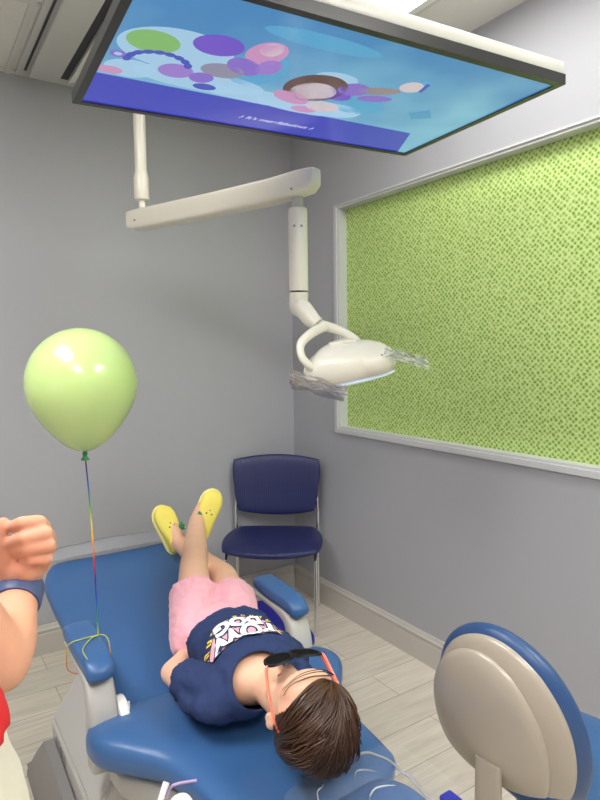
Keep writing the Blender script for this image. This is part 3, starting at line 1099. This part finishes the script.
# shorts
b = B()
ell(b, (.676, 1.455, .702), (.120, .085, .072))
tube(b, [V((.674, 1.375, .706)), V((.676, 1.45, .704))], [.102, .110], 28, flat=.64, side=V((1, 0, 0)))
for h_, k_, r0, r1 in ((hipL, knL, .068, .073), (hipR, knR, .069, .073)):
    e_ = h_.lerp(k_, .56)
    tube(b, [h_, e_], [r0, r1], 24); ell(b, h_, r0, sub=2)
b = remesh(b, .005, 3); wrinkle(b, .007, 16, 2, (1, .5, 1)); wrinkle(b, .003, 45, 5)
build('shorts', b, M['pink'], kid, 180)

# shirt
b = B()
ell(b, (.650, 1.175, .720), (.118, .085, .078)); ell(b, (.662, 1.28, .722), (.106, .098, .080))
tube(b, [V((.675, 1.378, .712)), V((.668, 1.31, .714)), V((.662, 1.2, .714))], [.118, .110, .108], 32, flat=.68, side=V((1, 0, 0)))
eL = V((.508, 1.275, .694)); eR = V((.768, 1.30, .694))
for s_, e_ in ((shL, eL), (shR, eR)):
    tube(b, [s_ + (s_ - e_) * .05, s_.lerp(e_, .6), e_], [.048, .047, .048], 24); ell(b, s_, .048, sub=2)
ell(b, (.512, 1.215, .684), (.046, .062, .036)); ell(b, (.56, 1.16, .690), (.085, .05, .045))
ell(b, (.60, 1.125, .704), (.07, .04, .045)); ell(b, (.71, 1.13, .708), (.055, .04, .042))


def neck_hole(bm):
    c_ = V((.612, 1.095, .748))
    sphere_cut(bm, c_, .064)


b = remesh(b, .005, 4); wrinkle(b, .006, 13, 11); wrinkle(b, .003, 38, 4); neck_hole(b)
sh_o = build('t_shirt', b, M['navy'], kid, 180)
for f_ in (0,):
    md = sh_o.modifiers.new('thick', 'SOLIDIFY'); md.thickness = .0025; md.offset = -1
# collar ring
b = B()
rg = []
bv = BVHTree.FromPolygons([v.co + OFF[kid.name] for v in sh_o.data.vertices], [p.vertices[:] for p in sh_o.data.polygons])
# printed chest graphic laid on the shirt
PC = V((.646, 1.246, 0))
pr_dir = V((-1, .10, 0)).normalized()    # reading direction
pr_up = V((-.10, -1, 0)).normalized()


def lay(px, py, lift):
    p = PC + pr_dir * px * 1.04 + pr_up * py * .95
    hit = bv.ray_cast(V((p.x, p.y, 1.2)), V((0, 0, -1)))
    if hit[0] is None:
        return V((p.x, p.y, .78))
    return hit[0] + hit[1] * lift


def print_mesh(bm_src, scale, ox, oy, lift, rot=0, cuts=1):
    bmesh.ops.triangulate(bm_src, faces=bm_src.faces[:])
    if cuts: bmesh.ops.subdivide_edges(bm_src, edges=bm_src.edges[:], cuts=cuts, use_grid_fill=True)
    c_, s_ = math.cos(rot), math.sin(rot)
    for v in bm_src.verts:
        x_, y_ = v.co.x * scale, v.co.y * scale
        v.co = lay(ox + x_ * c_ - y_ * s_, oy + x_ * s_ + y_ * c_, lift)
    return bm_src


def merge(dst, src, mi):
    mp_ = {v: dst.verts.new(v.co) for v in src.verts}
    for f in src.faces:
        try:
            nf_ = dst.faces.new([mp_[v] for v in f.verts]); nf_.material_index = mi
        except ValueError:
            pass
    src.free()


pb = B()
half = B()
grid = {}
for i in range(19):
    for j in range(11):
        r_ = .086 * j / 10
        a = PI + PI * i / 18
        grid[i, j] = half.verts.new(lay(r_ * math.cos(a) * 1.0, .036 + r_ * math.sin(a) * .98, .0022))
for i in range(18):
    for j in range(10):
        vs_ = [grid[i, j], grid[i + 1, j], grid[i + 1, j + 1], grid[i, j + 1]]
        half.faces.new(vs_)
merge(pb, half, 0)
for body, oy, ox, sc_, rt in (('POW', .012, 0, .062, .0), ('DOG', -.028, .002, .048, -.06)):
    merge(pb, print_mesh(text_bm(body, sc_, .0065), 1, ox, oy, .0034, rt), 1)
    merge(pb, print_mesh(text_bm(body, sc_, .0028), 1, ox, oy, .0048, rt), 2)
for i in range(13):  # arc of small yellow marks round the lower edge
    a = PI + .25 + (PI - .5) * i / 12
    qd = B()
    for (x0, x1, y0, y1) in ((-.0045, -.002, -.006, .006), (-.002, .004, .003, .006), (.001, .004, -.006, .003)):
        qd.faces.new([qd.verts.new((x_, y_, 0)) for x_, y_ in ((x0, y0), (x1, y0), (x1, y1), (x0, y1))])
    merge(pb, print_mesh(qd, 1, .093 * math.cos(a), .034 + .090 * math.sin(a), .0030, a + PI / 2 + (PI if i % 2 else 0)), 3)
me = bpy.data.meshes.new('chest_print'); pb.to_mesh(me); pb.free()
me.transform(Matrix())
finish('chest_print', me, [M['pink'], M['navy'], M['wprint'], M['yprint']], sh_o, None, 'pink half circle with white bubble lettering and yellow marks')

# shoes
def shoe(heel, toe, upv, s):
    ax = (toe - heel); Ls = ax.length; ax.normalize()
    up = (upv - ax * upv.dot(ax)).normalized()       # the side of the instep
    sd_ = ax.cross(up)
    b = B()
    st_ = []
    for k, w_, h_ in ((0, .012, .030), (.02, .022, .048), (.10, .027, .056), (.25, .028, .054), (.42, .029, .048), (.6, .033, .040), (.78, .034, .033), (.9, .029, .027), (.97, .018, .018), (1.0, .006, .008)):
        st_.append((heel + ax * Ls * k + up * (h_ * .5 + .006), sd_, up, w_ * 1.2, h_ * .5))
    sweep(b, st_, e=.75, seg=28)
    sh = build('shoe', b, M['yellow'], kid, 60)
    b = B()
    st_ = [(heel + ax * Ls * k + up * .004, sd_, up, w_ * 1.2 + .002, .006) for k, w_ in ((-.02, .012), (.0, .02), (.10, .028), (.25, .029), (.42, .030), (.6, .034), (.78, .035), (.9, .030), (.98, .019), (1.02, .007))]
    sweep(b, st_, e=.8, seg=28)
    build('sole', b, M['sole'], sh, 60)
    b = B()
    top = lambda k, h_: heel + ax * Ls * k + up * (h_ + .0045)
    ell(b, top(.55, .043) + sd_ * .010, (.0035,) * 3, sub=1); ell(b, top(.55, .043) - sd_ * .010, (.0035,) * 3, sub=1); ell(b, top(.62, .041), (.0028,) * 3, sub=1)
    build('button', b, M['black'], sh, 180)
    b = B()
    c_ = top(.46, .044) + sd_ * .024 * s
    for a_ in (-.7, 0, .7):
        dd = (sd_ * s * math.cos(a_) + ax * math.sin(a_)).normalized()
        rt = Matrix((dd, up.cross(dd), up)).transposed()
        ell(b, c_ + dd * .010 + up * .003, (.013, .006, .0025), rt, 2)
    build('leaf_bow', b, M['leaf'], sh, 180)


shoe(V((.885, 2.065, .765)), V((.958, 2.05, .936)), V((-.1, -1, .35)), -1)
shoe(V((.806, 2.07, .722)), V((.758, 2.115, .888)), V((.1, -1, .35)), 1)

# hair: cap plus locks combed from a side parting
HCT = HEAD + ht * .014 - fn * .016
b = B()
ell(b, HCT, (.0715, .089, .082), HR); ell(b, HEAD + ht * .045 - fn * .035, (.067, .064, .066), HR)
for s in (-1, 1): ell(b, hp(.052 * s, .02, -.03), (.024, .055, .05), HR)


def front(x_):
    return .046 + .50 * x_ + .05 * max(0, abs(x_) - .045)


def trim_face(bm):
    for v in list(bm.verts):
        q_ = v.co - HEAD
        x_, t_, f_ = q_.dot(hx), q_.dot(ht), q_.dot(fn)
        if f_ > front(x_) or t_ < -.052 or (t_ < -.004 and f_ > -.030): bm.verts.remove(v)


b = remesh(b, .005, 3, trim_face)
hair = build('hair', b, M['hair'], kid, 180)
b = B()
rnd = random.Random(3)
for i in range(760):
    s0 = rnd.random() ** .8
    sgn = -1 if rnd.random() < .64 else 1
    px_ = .036 + rnd.uniform(-.003, .003)
    ang0 = .72 + s0 * 1.3
    spread = rnd.uniform(.05, 1.9) if sgn < 0 else rnd.uniform(.05, 1.0)
    pts, rr = [], []
    nst = 12
    lenf = rnd.uniform(.7, 1.15)
    wig = rnd.uniform(0, 20)
    off = rnd.uniform(.000, .012)
    fat = rnd.uniform(.0022, .0042)
    clump = noise.noise(V((s0 * 9, spread * 4, sgn * 3.0))) * .16
    for k in range(nst):
        t_ = k / (nst - 1) * lenf
        ang = ang0 + t_ * (.25 + .85 * max(0, 1.2 - spread * .45)) + clump * t_
        sid = px_ / .08 + sgn * spread * (t_ ** .85) * .95 + clump * t_
        sid = max(-1.62, min(1.5, sid))
        dn = fn * math.cos(ang) * math.cos(sid) + ht * math.sin(ang) * math.cos(sid) + hx * math.sin(sid)
        if sid < -1.15 or sid > 1.15 or ang > 2.5:
            dn = (dn - ht * .10 * t_).normalized()
        rad = 1 / math.sqrt((dn.dot(hx) / .0735) ** 2 + (dn.dot(ht) / .092) ** 2 + (dn.dot(fn) / .084) ** 2)
        p = HCT + dn * (rad + off * (.4 + .6 * t_) + .005 * math.sin(t_ * PI))
        p += V((noise.noise(V((wig, t_ * 2, 0))), noise.noise(V((wig, t_ * 2, 5))), .5 * noise.noise(V((wig, t_ * 2, 9))))) * .011 * t_
        p += V((-.004, -.030, -.012)) * max(0, t_ - .5) * (1 if ang > 2.0 else .3)
        zl = .650 + .036 * max(0, min(1, (.93 - p.y) / .05))
        if p.z < zl: p.z = zl + (p.z - zl) * .05
        pts.append(p); rr.append(fat * (1 - .8 * (t_ / lenf) ** 2.5) * (.5 + .5 * min(1, k / 2)))
    tube(b, pts, rr, 5, flat=.45)
for i in range(7):   # thin strands over the forehead
    o_ = rnd.uniform(-.006, .006)
    tube(b, [hp(.045, .070 + o_, .050), hp(.02, .084 + o_ * .5, .058 + o_), hp(-.01, .082, .062 + o_), hp(-.038 + o_, .066, .058 + o_), hp(-.055, .045, .045 + o_)], [.0011, .001, .0009, .0007, .0004], 5, smooth=4)
build('hair_locks', b, M['hairlock'], hair, 180)

# sunglasses worn by the child
b = B()
def lens_pts(cx_, s, k=1.0, f=0):
    out = []
    for i in range(28):
        a = 2 * PI * i / 28
        ca, sa = math.cos(a), math.sin(a)
        x_ = .0265 * k * math.copysign(abs(ca) ** .75, ca); t_ = .0225 * k * math.copysign(abs(sa) ** .8, sa)
        out.append(hp(cx_ + x_, .004 + t_ + .10 * s * x_, .1080 - 2.2 * (cx_ + x_) ** 2 - .42 * t_ + f))
    return out


rings(b, [lens_pts(-.0305, -1, 1.0, 0), lens_pts(-.0305, -1, 1.18, 0), lens_pts(-.0305, -1, 1.18, .004), lens_pts(-.0305, -1, 1.0, .004)], False, True)
rings(b, [lens_pts(.0305, 1, 1.0, 0), lens_pts(.0305, 1, 1.18, 0), lens_pts(.0305, 1, 1.18, .004), lens_pts(.0305, 1, 1.0, .004)], False, True)
tube(b, [hp(-.010, .012, .105), hp(0, .014, .107), hp(.010, .012, .105)], .0035, 8)
sg = build('sunglasses', b, M['blackm'], kid, 40)
for s in (-1, 1):
    b = B()
    r1 = lens_pts(.0305 * s, s, 1.02, .0012); r2 = lens_pts(.0305 * s, s, 1.02, .0028)
    rings(b, [r1, r2]); build('lens', b, M['lens'], sg, 40)
    b = B()
    tube(b, [hp(.060 * s, .012, .098), hp(.066 * s, .013, .088), hp(.0735 * s, .020, .045), hp(.078 * s, .028, .012), hp(.078 * s, .032, -.004), hp(.072 * s, .030, -.022)], [.0045, .0050, .0044, .0040, .0038, .0036], 10, smooth=4, flat=.55)
    build('temple_arm', b, M['orange'], sg, 60, 'coral orange temple arm')

# ------------------------------------------------------------------ balloon tied to the left armrest
BC = V((.383, 1.60, 1.383))
bal = thing('balloon', (.372, 1.50, .755), 'pearly green balloon on a rainbow ribbon tied to the left armrest', 'balloon')
b = B()
prof = []
for i in range(41):
    a = PI * i / 40
    r = .1375 * math.sin(a)
    h = -.143 * math.cos(a)
    if h < 0:
        k = -h / .143
        r *= (1 - .16 * k ** 2.2)
        h *= 1 + .22 * k * k * 1.0
    prof.append((r, h))
lathe(b, prof, BC, 56)
build('balloon_skin', b, M['balloon'], bal, 180)
b = B()
kz = BC.z - .174
lathe(b, [(.006, .004), (.005, -.004), (.007, -.010), (.004, -.014), (.010, -.022), (.011, -.025), (.006, -.024)], (BC.x, BC.y, kz + .002), 20)
build('knot', b, M['leaf'], bal, 60)
b = B()
tie = V((.372, 1.495, .7595))
tube(b, [V((BC.x, BC.y, kz - .012)), V((BC.x + .001, BC.y - .02, 1.1)), V((.380, 1.54, .95)), tie + V((0, .005, .03)), tie], [.0019] * 5, 8, smooth=10)
lp = []
for i in range(25):
    a = 2 * PI * i / 24
    lp.append(V((.346 + .0480 * math.copysign(abs(math.cos(a)) ** .38, math.cos(a)), 1.495 + .01 * math.sin(a * 2) - .02 * math.cos(a), .7165 + .045 * math.copysign(abs(math.sin(a)) ** .38, math.sin(a)))))
tube(b, lp, .0013, 6)
tube(b, [tie, tie + V((-.02, -.012, .004)), tie + V((-.05, -.05, .0)), tie + V((-.052, -.10, -.002))], .0013, 6, smooth=5)
build('ribbon', b, M['ribbon'], bal, 60)

# ------------------------------------------------------------------ waiting chair in the corner
wc = thing('waiting_chair', (1.623, 2.744, 0), 'navy vinyl armless side chair with chrome legs in the room corner', 'chair', rz=math.atan2(-.6, .8), local=True)
b = B()


def wseat(u, v):
    x_, y_ = disc_map(u, v, .5)
    hw = .262 - .02 * v
    return V((x_ * hw, -.012 + y_ * .205 - (.032 * (1 - x_ * x_) if y_ < 0 else 0) * abs(y_), .447 + .012 * abs(x_) ** 2.5 - .014 * max(0, -y_ - .5) + .006 * v)), V((0, 0, 1))


pillow(b, wseat, lambda u, v: .026, 30, 26, 5)
build('seat', b, M['navyv'], wc, 180)
b = B()


def wback(u, v):
    x_, y_ = disc_map(u, v, .36)
    hw = .238 + .016 * v + .012 * abs(v)
    z = .708 + y_ * .154 + (.012 * (1 - x_ * x_) if y_ > 0 else -.02 * (1 - x_ * x_))
    yy = .205 + .02 * y_ - .045 * x_ * x_
    return V((x_ * hw, yy, z)), V((0, -1, 0))


pillow(b, wback, lambda u, v: .022, 30, 26, 5)
build('backrest', b, M['navyv'], wc, 180)
for s in (-1, 1):
    b = B(); tube(b, [(s * .232, -.185, .0), (s * .232, -.185, .395), (s * .232, -.165, .412), (s * .232, 0, .412), (s * .232, .172, .412)], .0105, 14); build('leg', b, M['chrome'], wc, 40)
    b = B(); tube(b, [(s * .232, .184, .0), (s * .232, .176, .40), (s * .232, .182, .55), (s * .226, .180, .66)], .0105, 14, smooth=5); build('leg', b, M['chrome'], wc, 40)
    b = B(); cyl(b, (s * .221, .172, .645), (s * .198, .174, .645), .009, seg=12); build('bracket', b, M['chrome'], wc, 40)
    b = B(); cyl(b, (s * .2, .0, .419), (s * .24, .0, .419), .008, seg=12); build('bracket', b, M['chrome'], wc, 40)
b = B()
for y in (-.1, .1): cyl(b, (-.2315, y, .412), (.2315, y, .412), .008, seg=12)
build('cross_bar', b, M['chrome'], wc, 40)

# royal blue step box on the floor in front of it
b = B()
rz_ = Matrix.Rotation(math.radians(-18), 3, 'Z')
bc = V((1.226, 2.09, .17))
box(b, bc - V((.12, .19, .17)), bc + V((.12, .19, .14)), .012, rz_)
st = thing('storage_ottoman', (bc.x, bc.y, 0), 'royal blue vinyl box between the dental chair and the side chair', 'ottoman')
build('box_body', b, M['royal'], st)
b = B(); box(b, V((bc.x, bc.y, .335)) - V((.125, .195, .024)), V((bc.x, bc.y, .335)) + V((.125, .195, .025)), .014, rz_); build('lid', b, M['royal'], st)

# ------------------------------------------------------------------ clinician stool at the lower right
ds = V((.99, .10, 0)).normalized()
SB = V((.936, .754, 0))
so = thing('clinician_stool', SB + ds * .30, 'blue clinician stool with taupe shell back standing nearest the viewer', 'stool', rz=math.atan2(ds.x, -ds.y), local=True)
# local: faces -Y, backrest at +Y .24
def sback(u, v, hw0, hz, zc, yb, k=.97):
    x_, y_ = disc_map(u, v, k, .72)
    hw = hw0 * (1 - .12 * y_) 
    return V((x_ * hw, yb - .55 * (x_ * hw) ** 2 * 2 + .028 * y_ - .02 * y_ * y_, zc + y_ * hz)), V((0, 1, .12)).normalized()


b = B(); pillow(b, lambda u, v: sback(u, v, .168, .175, .735, .265), lambda u, v: .032, 32, 32, 3.5)
build('back_cushion', b, M['blueshade'], so, 180)
b = B(); pillow(b, lambda u, v: sback(u, v, .152, .162, .732, .286), lambda u, v: .024, 32, 32, 3.0)
bs = build('back_shell', b, M['beige'], so, 180)
b = B(); pillow(b, lambda u, v: sback(u, v, .130, .149, .716, .308) if False else (sback(u, v, .130, .149, .716, .306)[0] + V((.016, 0, 0)), V((0, 1, .12)).normalized()), lambda u, v: .020, 32, 32, 3.0)
build('shell_panel', b, M['beige'], bs, 180)
b = B()
sweep(b, [(V(p_), V((1, 0, 0)), V(n_), .028, .010) for p_, n_ in (((0, .300, .64), (0, 1, 0)), ((0, .300, .52), (0, 1, 0)), ((0, .27, .46), (0, .7, .7)), ((0, .18, .445), (0, 0, 1)), ((0, 0, .445), (0, 0, 1)))], e=.5)
build('back_bracket', b, M['beige'], so)
b = B(); pillow(b, lambda u, v: (V((disc_map(u, v, .85)[0] * .195, disc_map(u, v, .85)[1] * .190 - .02, .498)), V((0, 0, 1))), lambda u, v: .038, 32, 32, 4)
build('seat', b, M['blue'], so, 180)
b = B(); lathe(b, [(.16, .456), (.165, .46), (.165, .465), (.16, .466)], (0, -.02, 0)); build('seat_plate', b, M['greyd'], so)
b = B(); lathe(b, [(.028, .10), (.028, .28), (.018, .285), (.018, .455)], (0, -.02, 0), 24); build('column', b, M['chrome'], so)
for k in range(5):
    a = 2 * PI * k / 5 + .3
    d_ = V((math.cos(a), math.sin(a), 0)); o_ = V((0, -.02, 0))
    b = B(); sweep(b, [(o_ + d_ * r_ + V((0, 0, z_)), V((-d_.y, d_.x, 0)), V((0, 0, 1)), .02, h_) for r_, z_, h_ in ((.025, .10, .022), (.14, .092, .018), (.25, .082, .012))], e=.5)
    lg = build('leg', b, M['chrome'], so)
    b = B()
    for s in (-1, 1):
        c_ = o_ + d_ * .24 + V((-d_.y, d_.x, 0)) * .012 * s + V((0, 0, .03)); cyl(b, c_ - V((-d_.y, d_.x, 0)) * .008, c_ + V((-d_.y, d_.x, 0)) * .008, .03, seg=20)
    cyl(b, o_ + d_ * .24 + V((0, 0, .055)), o_ + d_ * .24 + V((0, 0, .082)), .008, seg=10)
    build('caster', b, M['black'], lg)

# ------------------------------------------------------------------ instrument holder at the near left of the backrest
IH = V((.362, 1.03, 0))
ih = thing('instrument_stand', (IH.x, IH.y, 0), 'small grey instrument holder post beside the backrest at the picture bottom', 'instrument holder')
b = B(); lathe(b, [(.09, 0), (.095, .004), (.095, .02), (.03, .035), (.018, .05), (.018, .535)], IH, 28); build('post', b, M['greyd'], ih)
b = B()
box(b, IH + V((-.04, -.016, .5355)), IH + V((.04, .016, .560)), .006)
build('holder_bar', b, M['greyd'], ih)
for k in (-1, 1):
    b = B(); lathe(b, [(.011, .551), (.0135, .553), (.0135, .578), (.010, .580)], IH + V((.015 * k, -.004, .010)), 20); build('holder_ring', b, M['chrome'], ih)
b = B()
q = IH + V((-.015, -.004, .5905))
tube(b, [q, q + V((0.002, .0, .022)), q + V((.010, .006, .042)), q + V((.026, .016, .064))], [.0075, .007, .006, .0065], 14, smooth=5)
o = build('suction_tip', b, M['white'], None, 50); tag(o, 'straight white suction tip leaning up out of the instrument holder', 'suction tip')
b = B()
q = IH + V((.015, -.004, .5905))
tube(b, [q, q + V((.0, .0, .02)), q + V((.006, -.002, .034)), q + V((.020, -.01, .038)), q + V((.030, -.018, .022)), q + V((.036, -.024, -.004))], [.0085, .0085, .0085, .0085, .008, .007], 14, smooth=5)
sy_ = build('air_syringe', b, M['white'], None, 50); tag(sy_, 'bent white air syringe hooked beside the straight suction tip', 'syringe')
b = B(); a_ = q + V((-.006, .012, .036)); tube(b, [a_, a_ + V((.014, .004, .016)), a_ + V((.055, -.014, .020))], .0028, 8, smooth=4); 
o = build('saliva_straw', b, M['purple'], None, 60); tag(o, 'thin lilac suction straw lying across the white syringe', 'straw')

# ------------------------------------------------------------------ adult at the left edge
WR, EL = sp(20, 590, .84), sp(-2, 664, .73)
SH = sp(-150, 450, .62); SH.z = 1.34
fwd = (V((RT.x, RT.y, 0)) * .97 + V((FW.x, FW.y, 0)) * .22).normalized()
lft = V((0, 0, 1)).cross(fwd)
TC = SH - lft * .165; TC.z = 0
ad_ = thing('adult', (TC.x, TC.y, 0), 'adult at the left edge in a red top raising a fist with a blue wristband', 'person')


def tp(f, l, z):
    return TC + fwd * f + lft * l + V((0, 0, z))


b = B()
TR = Matrix((fwd, lft, V((0, 0, 1)))).transposed()
ell(b, tp(0, 0, 1.22), (.095, .135, .17), TR); ell(b, tp(.0, 0, 1.0), (.095, .125, .14), TR); ell(b, tp(-.01, 0, .88), (.115, .165, .12), TR)
seg_(b, tp(-.01, 0, 1.36), tp(.01, 0, 1.45), .055, .05)
for s in (-1, 1): seg_(b, tp(-.01, .05 * s, 1.36), tp(0, .16 * s, 1.335), .05, .048)
chain(b, [SH, SH.lerp(EL, .5), EL, EL.lerp(WR, .3), WR], [.048, .045, .038, .039, .024])
er_, wr_ = tp(.02, -.22, 1.06), tp(.10, -.215, .84)
chain(b, [tp(0, -.165, 1.345), tp(.01, -.2, 1.2), er_, wr_], [.048, .044, .036, .024])
for s in (-1, 1): chain(b, [tp(0, .085 * s, .86), tp(.01, .09 * s, .48), tp(-.01, .09 * s, .30), tp(-.02, .09 * s, .085)], [.088, .056, .053, .034]); chain(b, [tp(-.03, .09 * s, .05), tp(.09, .10 * s, .035), tp(.16, .105 * s, .028)], [.038, .034, .024])
# head
HA = tp(.02, 0, 1.54)
ell(b, HA, (.092, .074, .098), TR); ell(b, HA + fwd * .025 - V((0, 0, .055)), (.06, .055, .055), TR); ell(b, HA + fwd * .055 - V((0, 0, .095)), (.025, .03, .02), TR)
seg_(b, HA + fwd * .086 + V((0, 0, .004)), HA + fwd * .097 - V((0, 0, .026)), .009, .013)
for s in (-1, 1): ell(b, HA + fwd * .080 + lft * .031 * s + V((0, 0, .022)), (.012, .022, .007), TR, 2); ell(b, HA + fwd * .070 + lft * .042 * s - V((0, 0, .028)), (.018, .022, .018), TR, 2); ell(b, HA + fwd * .078 + lft * .031 * s - V((0, 0, .010)), (.012, .02, .006), TR, 2)
for s in (-1, 1): ell(b, HA + lft * .074 * s - fwd * .008 - V((0, 0, .012)), (.018, .007, .03), TR, 2)
b = remesh(b, .008, 4)
build('body', b, M['skin2'], ad_, 180)
# raised left hand: fist closed with the palm to the viewer
b = B()
hs = lambda px, py, dz: sp(px, py, .84 - dz)
KN = [(45, 527), (50, 537), (50, 548), (46, 561)]
PIP = [(39, 522, .024), (46, 533, .028), (49, 545, .027), (46, 558, .022)]
DIP = [(22, 523, .036), (24, 538, .041), (27, 548, .039), (31, 559, .031)]
TIP = [(11, 527, .022), (8, 543, .024), (15, 551, .022), (21, 561.5, .018)]
for i, k in enumerate(KN):
    seg_(b, hs(20 + 2 * (i - 1.5), 585, 0), hs(k[0] - 3, k[1] + 1, -.004), .016, .0125)
for i in range(3): seg_(b, hs(KN[i][0] - 8, KN[i][1] + 4, .0), hs(KN[i + 1][0] - 8, KN[i + 1][1] + 4, .0), .013, .013)
ell(b, hs(27, 568, .010), (.02, .02, .022), None, 2); ell(b, hs(14, 570, .010), (.018, .02, .022), None, 2)
palm = remesh(b, .004, 4)
b = B()
me_ = bpy.data.meshes.new('p'); palm.to_mesh(me_); palm.free(); b.from_mesh(me_); bpy.data.meshes.remove(me_)
for i in range(4):
    chain(b, [hs(KN[i][0] - 2, KN[i][1] + 1, -.002), hs(*PIP[i]), hs(*DIP[i]), hs(*TIP[i])], [.0115, .0098, .0092, .0076] if i < 3 else [.0105, .0088, .0078, .0064])
chain(b, [hs(12, 578, .008), hs(3, 556, .020), hs(-2, 539, .026), hs(3, 523, .022)], [.015, .0125, .0105, .0085])
seg_(b, WR, hs(20, 583, 0), .024, .021)
b = remesh(b, .0026, 2)
build('hand', b, M['skin2'], ad_, 180)
b = B()   # nails
for i in (2, 3):
    c_ = hs(TIP[i][0] - 1.5, TIP[i][1] - .5, TIP[i][2] + .0062)
    ell(b, c_, (.0042, .0018, .0034), Matrix((RT, FW, UP)).transposed(), 2)
build('fingernail', b, M['lips'], ad_, 180)
# right hand hanging
b = B()
dn = V((0, 0, -1))
seg_(b, wr_, wr_ + dn * .06, .024, .028)
for k in range(4):
    o_ = fwd * (.018 * (k - 1.5))
    chain(b, [wr_ + dn * .075 + o_, wr_ + dn * .115 + o_ + lft * .004, wr_ + dn * (.140 + .006 * (1.5 - abs(k - 1.5))) + o_ + lft * .016], [.0098, .009, .0072])
chain(b, [wr_ + dn * .02 + fwd * .022, wr_ + dn * .055 + fwd * .045, wr_ + dn * .085 + fwd * .048], [.012, .011, .008])
b = remesh(b, .0035, 2); build('hand', b, M['skin2'], ad_, 180)
# wristband
fd = (WR - EL).normalized()
b = B()
x_ = fd.cross(V((0, 0, 1))).normalized(); y_ = fd.cross(x_)
bcn = WR - fd * .010
rr = .0305
rs = []
for w_, r_ in ((-.018, rr - .003), (-.018, rr), (-.014, rr + .0015), (.014, rr + .0015), (.018, rr), (.018, rr - .003)):
    rs.append([bcn + fd * w_ + (x_ * math.cos(2 * PI * j / 36) + y_ * math.sin(2 * PI * j / 36)) * r_ for j in range(36)])
rings(b, rs, False, True)
build('wristband', b, M['band'], ad_, 50, 'slate blue wristband')
# clothes
b = B()
ell(b, tp(0, 0, 1.23), (.112, .158, .16), TR)
tube(b, [tp(.036, 0, 1.088), tp(.022, 0, 1.14), tp(0, 0, 1.26)], [.181, .164, .150], 32, flat=.80, side=lft)
tube(b, [SH, SH.lerp(EL, .42)], [.060, .064], 20); tube(b, [tp(0, -.165, 1.345), tp(.008, -.198, 1.215)], [.060, .064], 20)
for s in (-1, 1): ell(b, tp(0, .158 * s, 1.343), .066, sub=2); seg_(b, tp(0, .15 * s, 1.343), tp(-.01, .06 * s, 1.362), .056, .062)
b = remesh(b, .008, 4)
cN = tp(.03, 0, 1.43)
wrinkle(b, .006, 12, 3); sphere_cut(b, cN, .085)
build('top', b, M['red'], ad_, 180)
b = B()
ell(b, tp(0, 0, .90), (.15, .185, .15), TR)
tube(b, [tp(.03, 0, 1.115), tp(.036, 0, .99), tp(.04, 0, .88)], [.166, .186, .203], 32, flat=.82, side=lft)
for s in (-1, 1): tube(b, [tp(.01, .09 * s, .86), tp(.01, .092 * s, .55)], [.108, .095], 24)
b = remesh(b, .008, 4); wrinkle(b, .007, 10, 6)
build('shorts', b, M['whitec'], ad_, 180)
b = B()
ell(b, HA - fwd * .022 + V((0, 0, .018)), (.095, .088, .105), TR); ell(b, HA - fwd * .06 - V((0, 0, .08)), (.05, .08, .1), TR)


def trim2(bm):
    for v in list(bm.verts):
        q_ = v.co - HA
        if q_.dot(fwd) > .035 and q_.z < .06 or q_.dot(fwd) > .07: bm.verts.remove(v)


b = remesh(b, .007, 3, trim2); wrinkle(b, .004, 30, 3, (1, 1, .2)); build('hair', b, M['hair'], ad_, 180)
for s in (-1, 1):
    b = B(); ell(b, HA + fwd * .0805 + lft * .031 * s + V((0, 0, .005)), (.010, .0125, .0065), TR, 2); e_ = build('eye', b, M['eye'], ad_, 180)
    b = B(); ell(b, HA + fwd * .0890 + lft * .031 * s + V((0, 0, .005)), (.003, .005, .0055), TR, 2); build('iris', b, M['iris'], e_, 180)
    b = B(); st_ = [(tp(f_, (.09 + .015 * (f_ + .05) / .2) * s, .034 + z_), lft, V((0, 0, 1)), w_, h_) for f_, z_, w_, h_ in ((-.085, .0, .02, .025), (-.07, .01, .038, .042), (.0, .008, .043, .040), (.08, -.003, .047, .03), (.15, -.008, .045, .025), (.18, -.012, .03, .018), (.195, -.014, .012, .012))]
    sweep(b, st_, e=.6); build('shoe', b, M['white'], ad_, 60)
b = B(); ell(b, HA + fwd * .090 - V((0, 0, .058)), (.008, .024, .008), TR, 2); build('lips', b, M['lips'], ad_, 180)

# ------------------------------------------------------------------ light
wd = bpy.data.worlds.new('world')
scene.world = wd
wd.use_nodes = True
wd.node_tree.nodes['Background'].inputs[0].default_value = (.9, .93, 1, 1)
wd.node_tree.nodes['Background'].inputs[1].default_value = .3
scene.view_settings.view_transform = 'Standard'
scene.view_settings.look = 'None'
scene.view_settings.exposure = 0.1
kid.location.z += .006
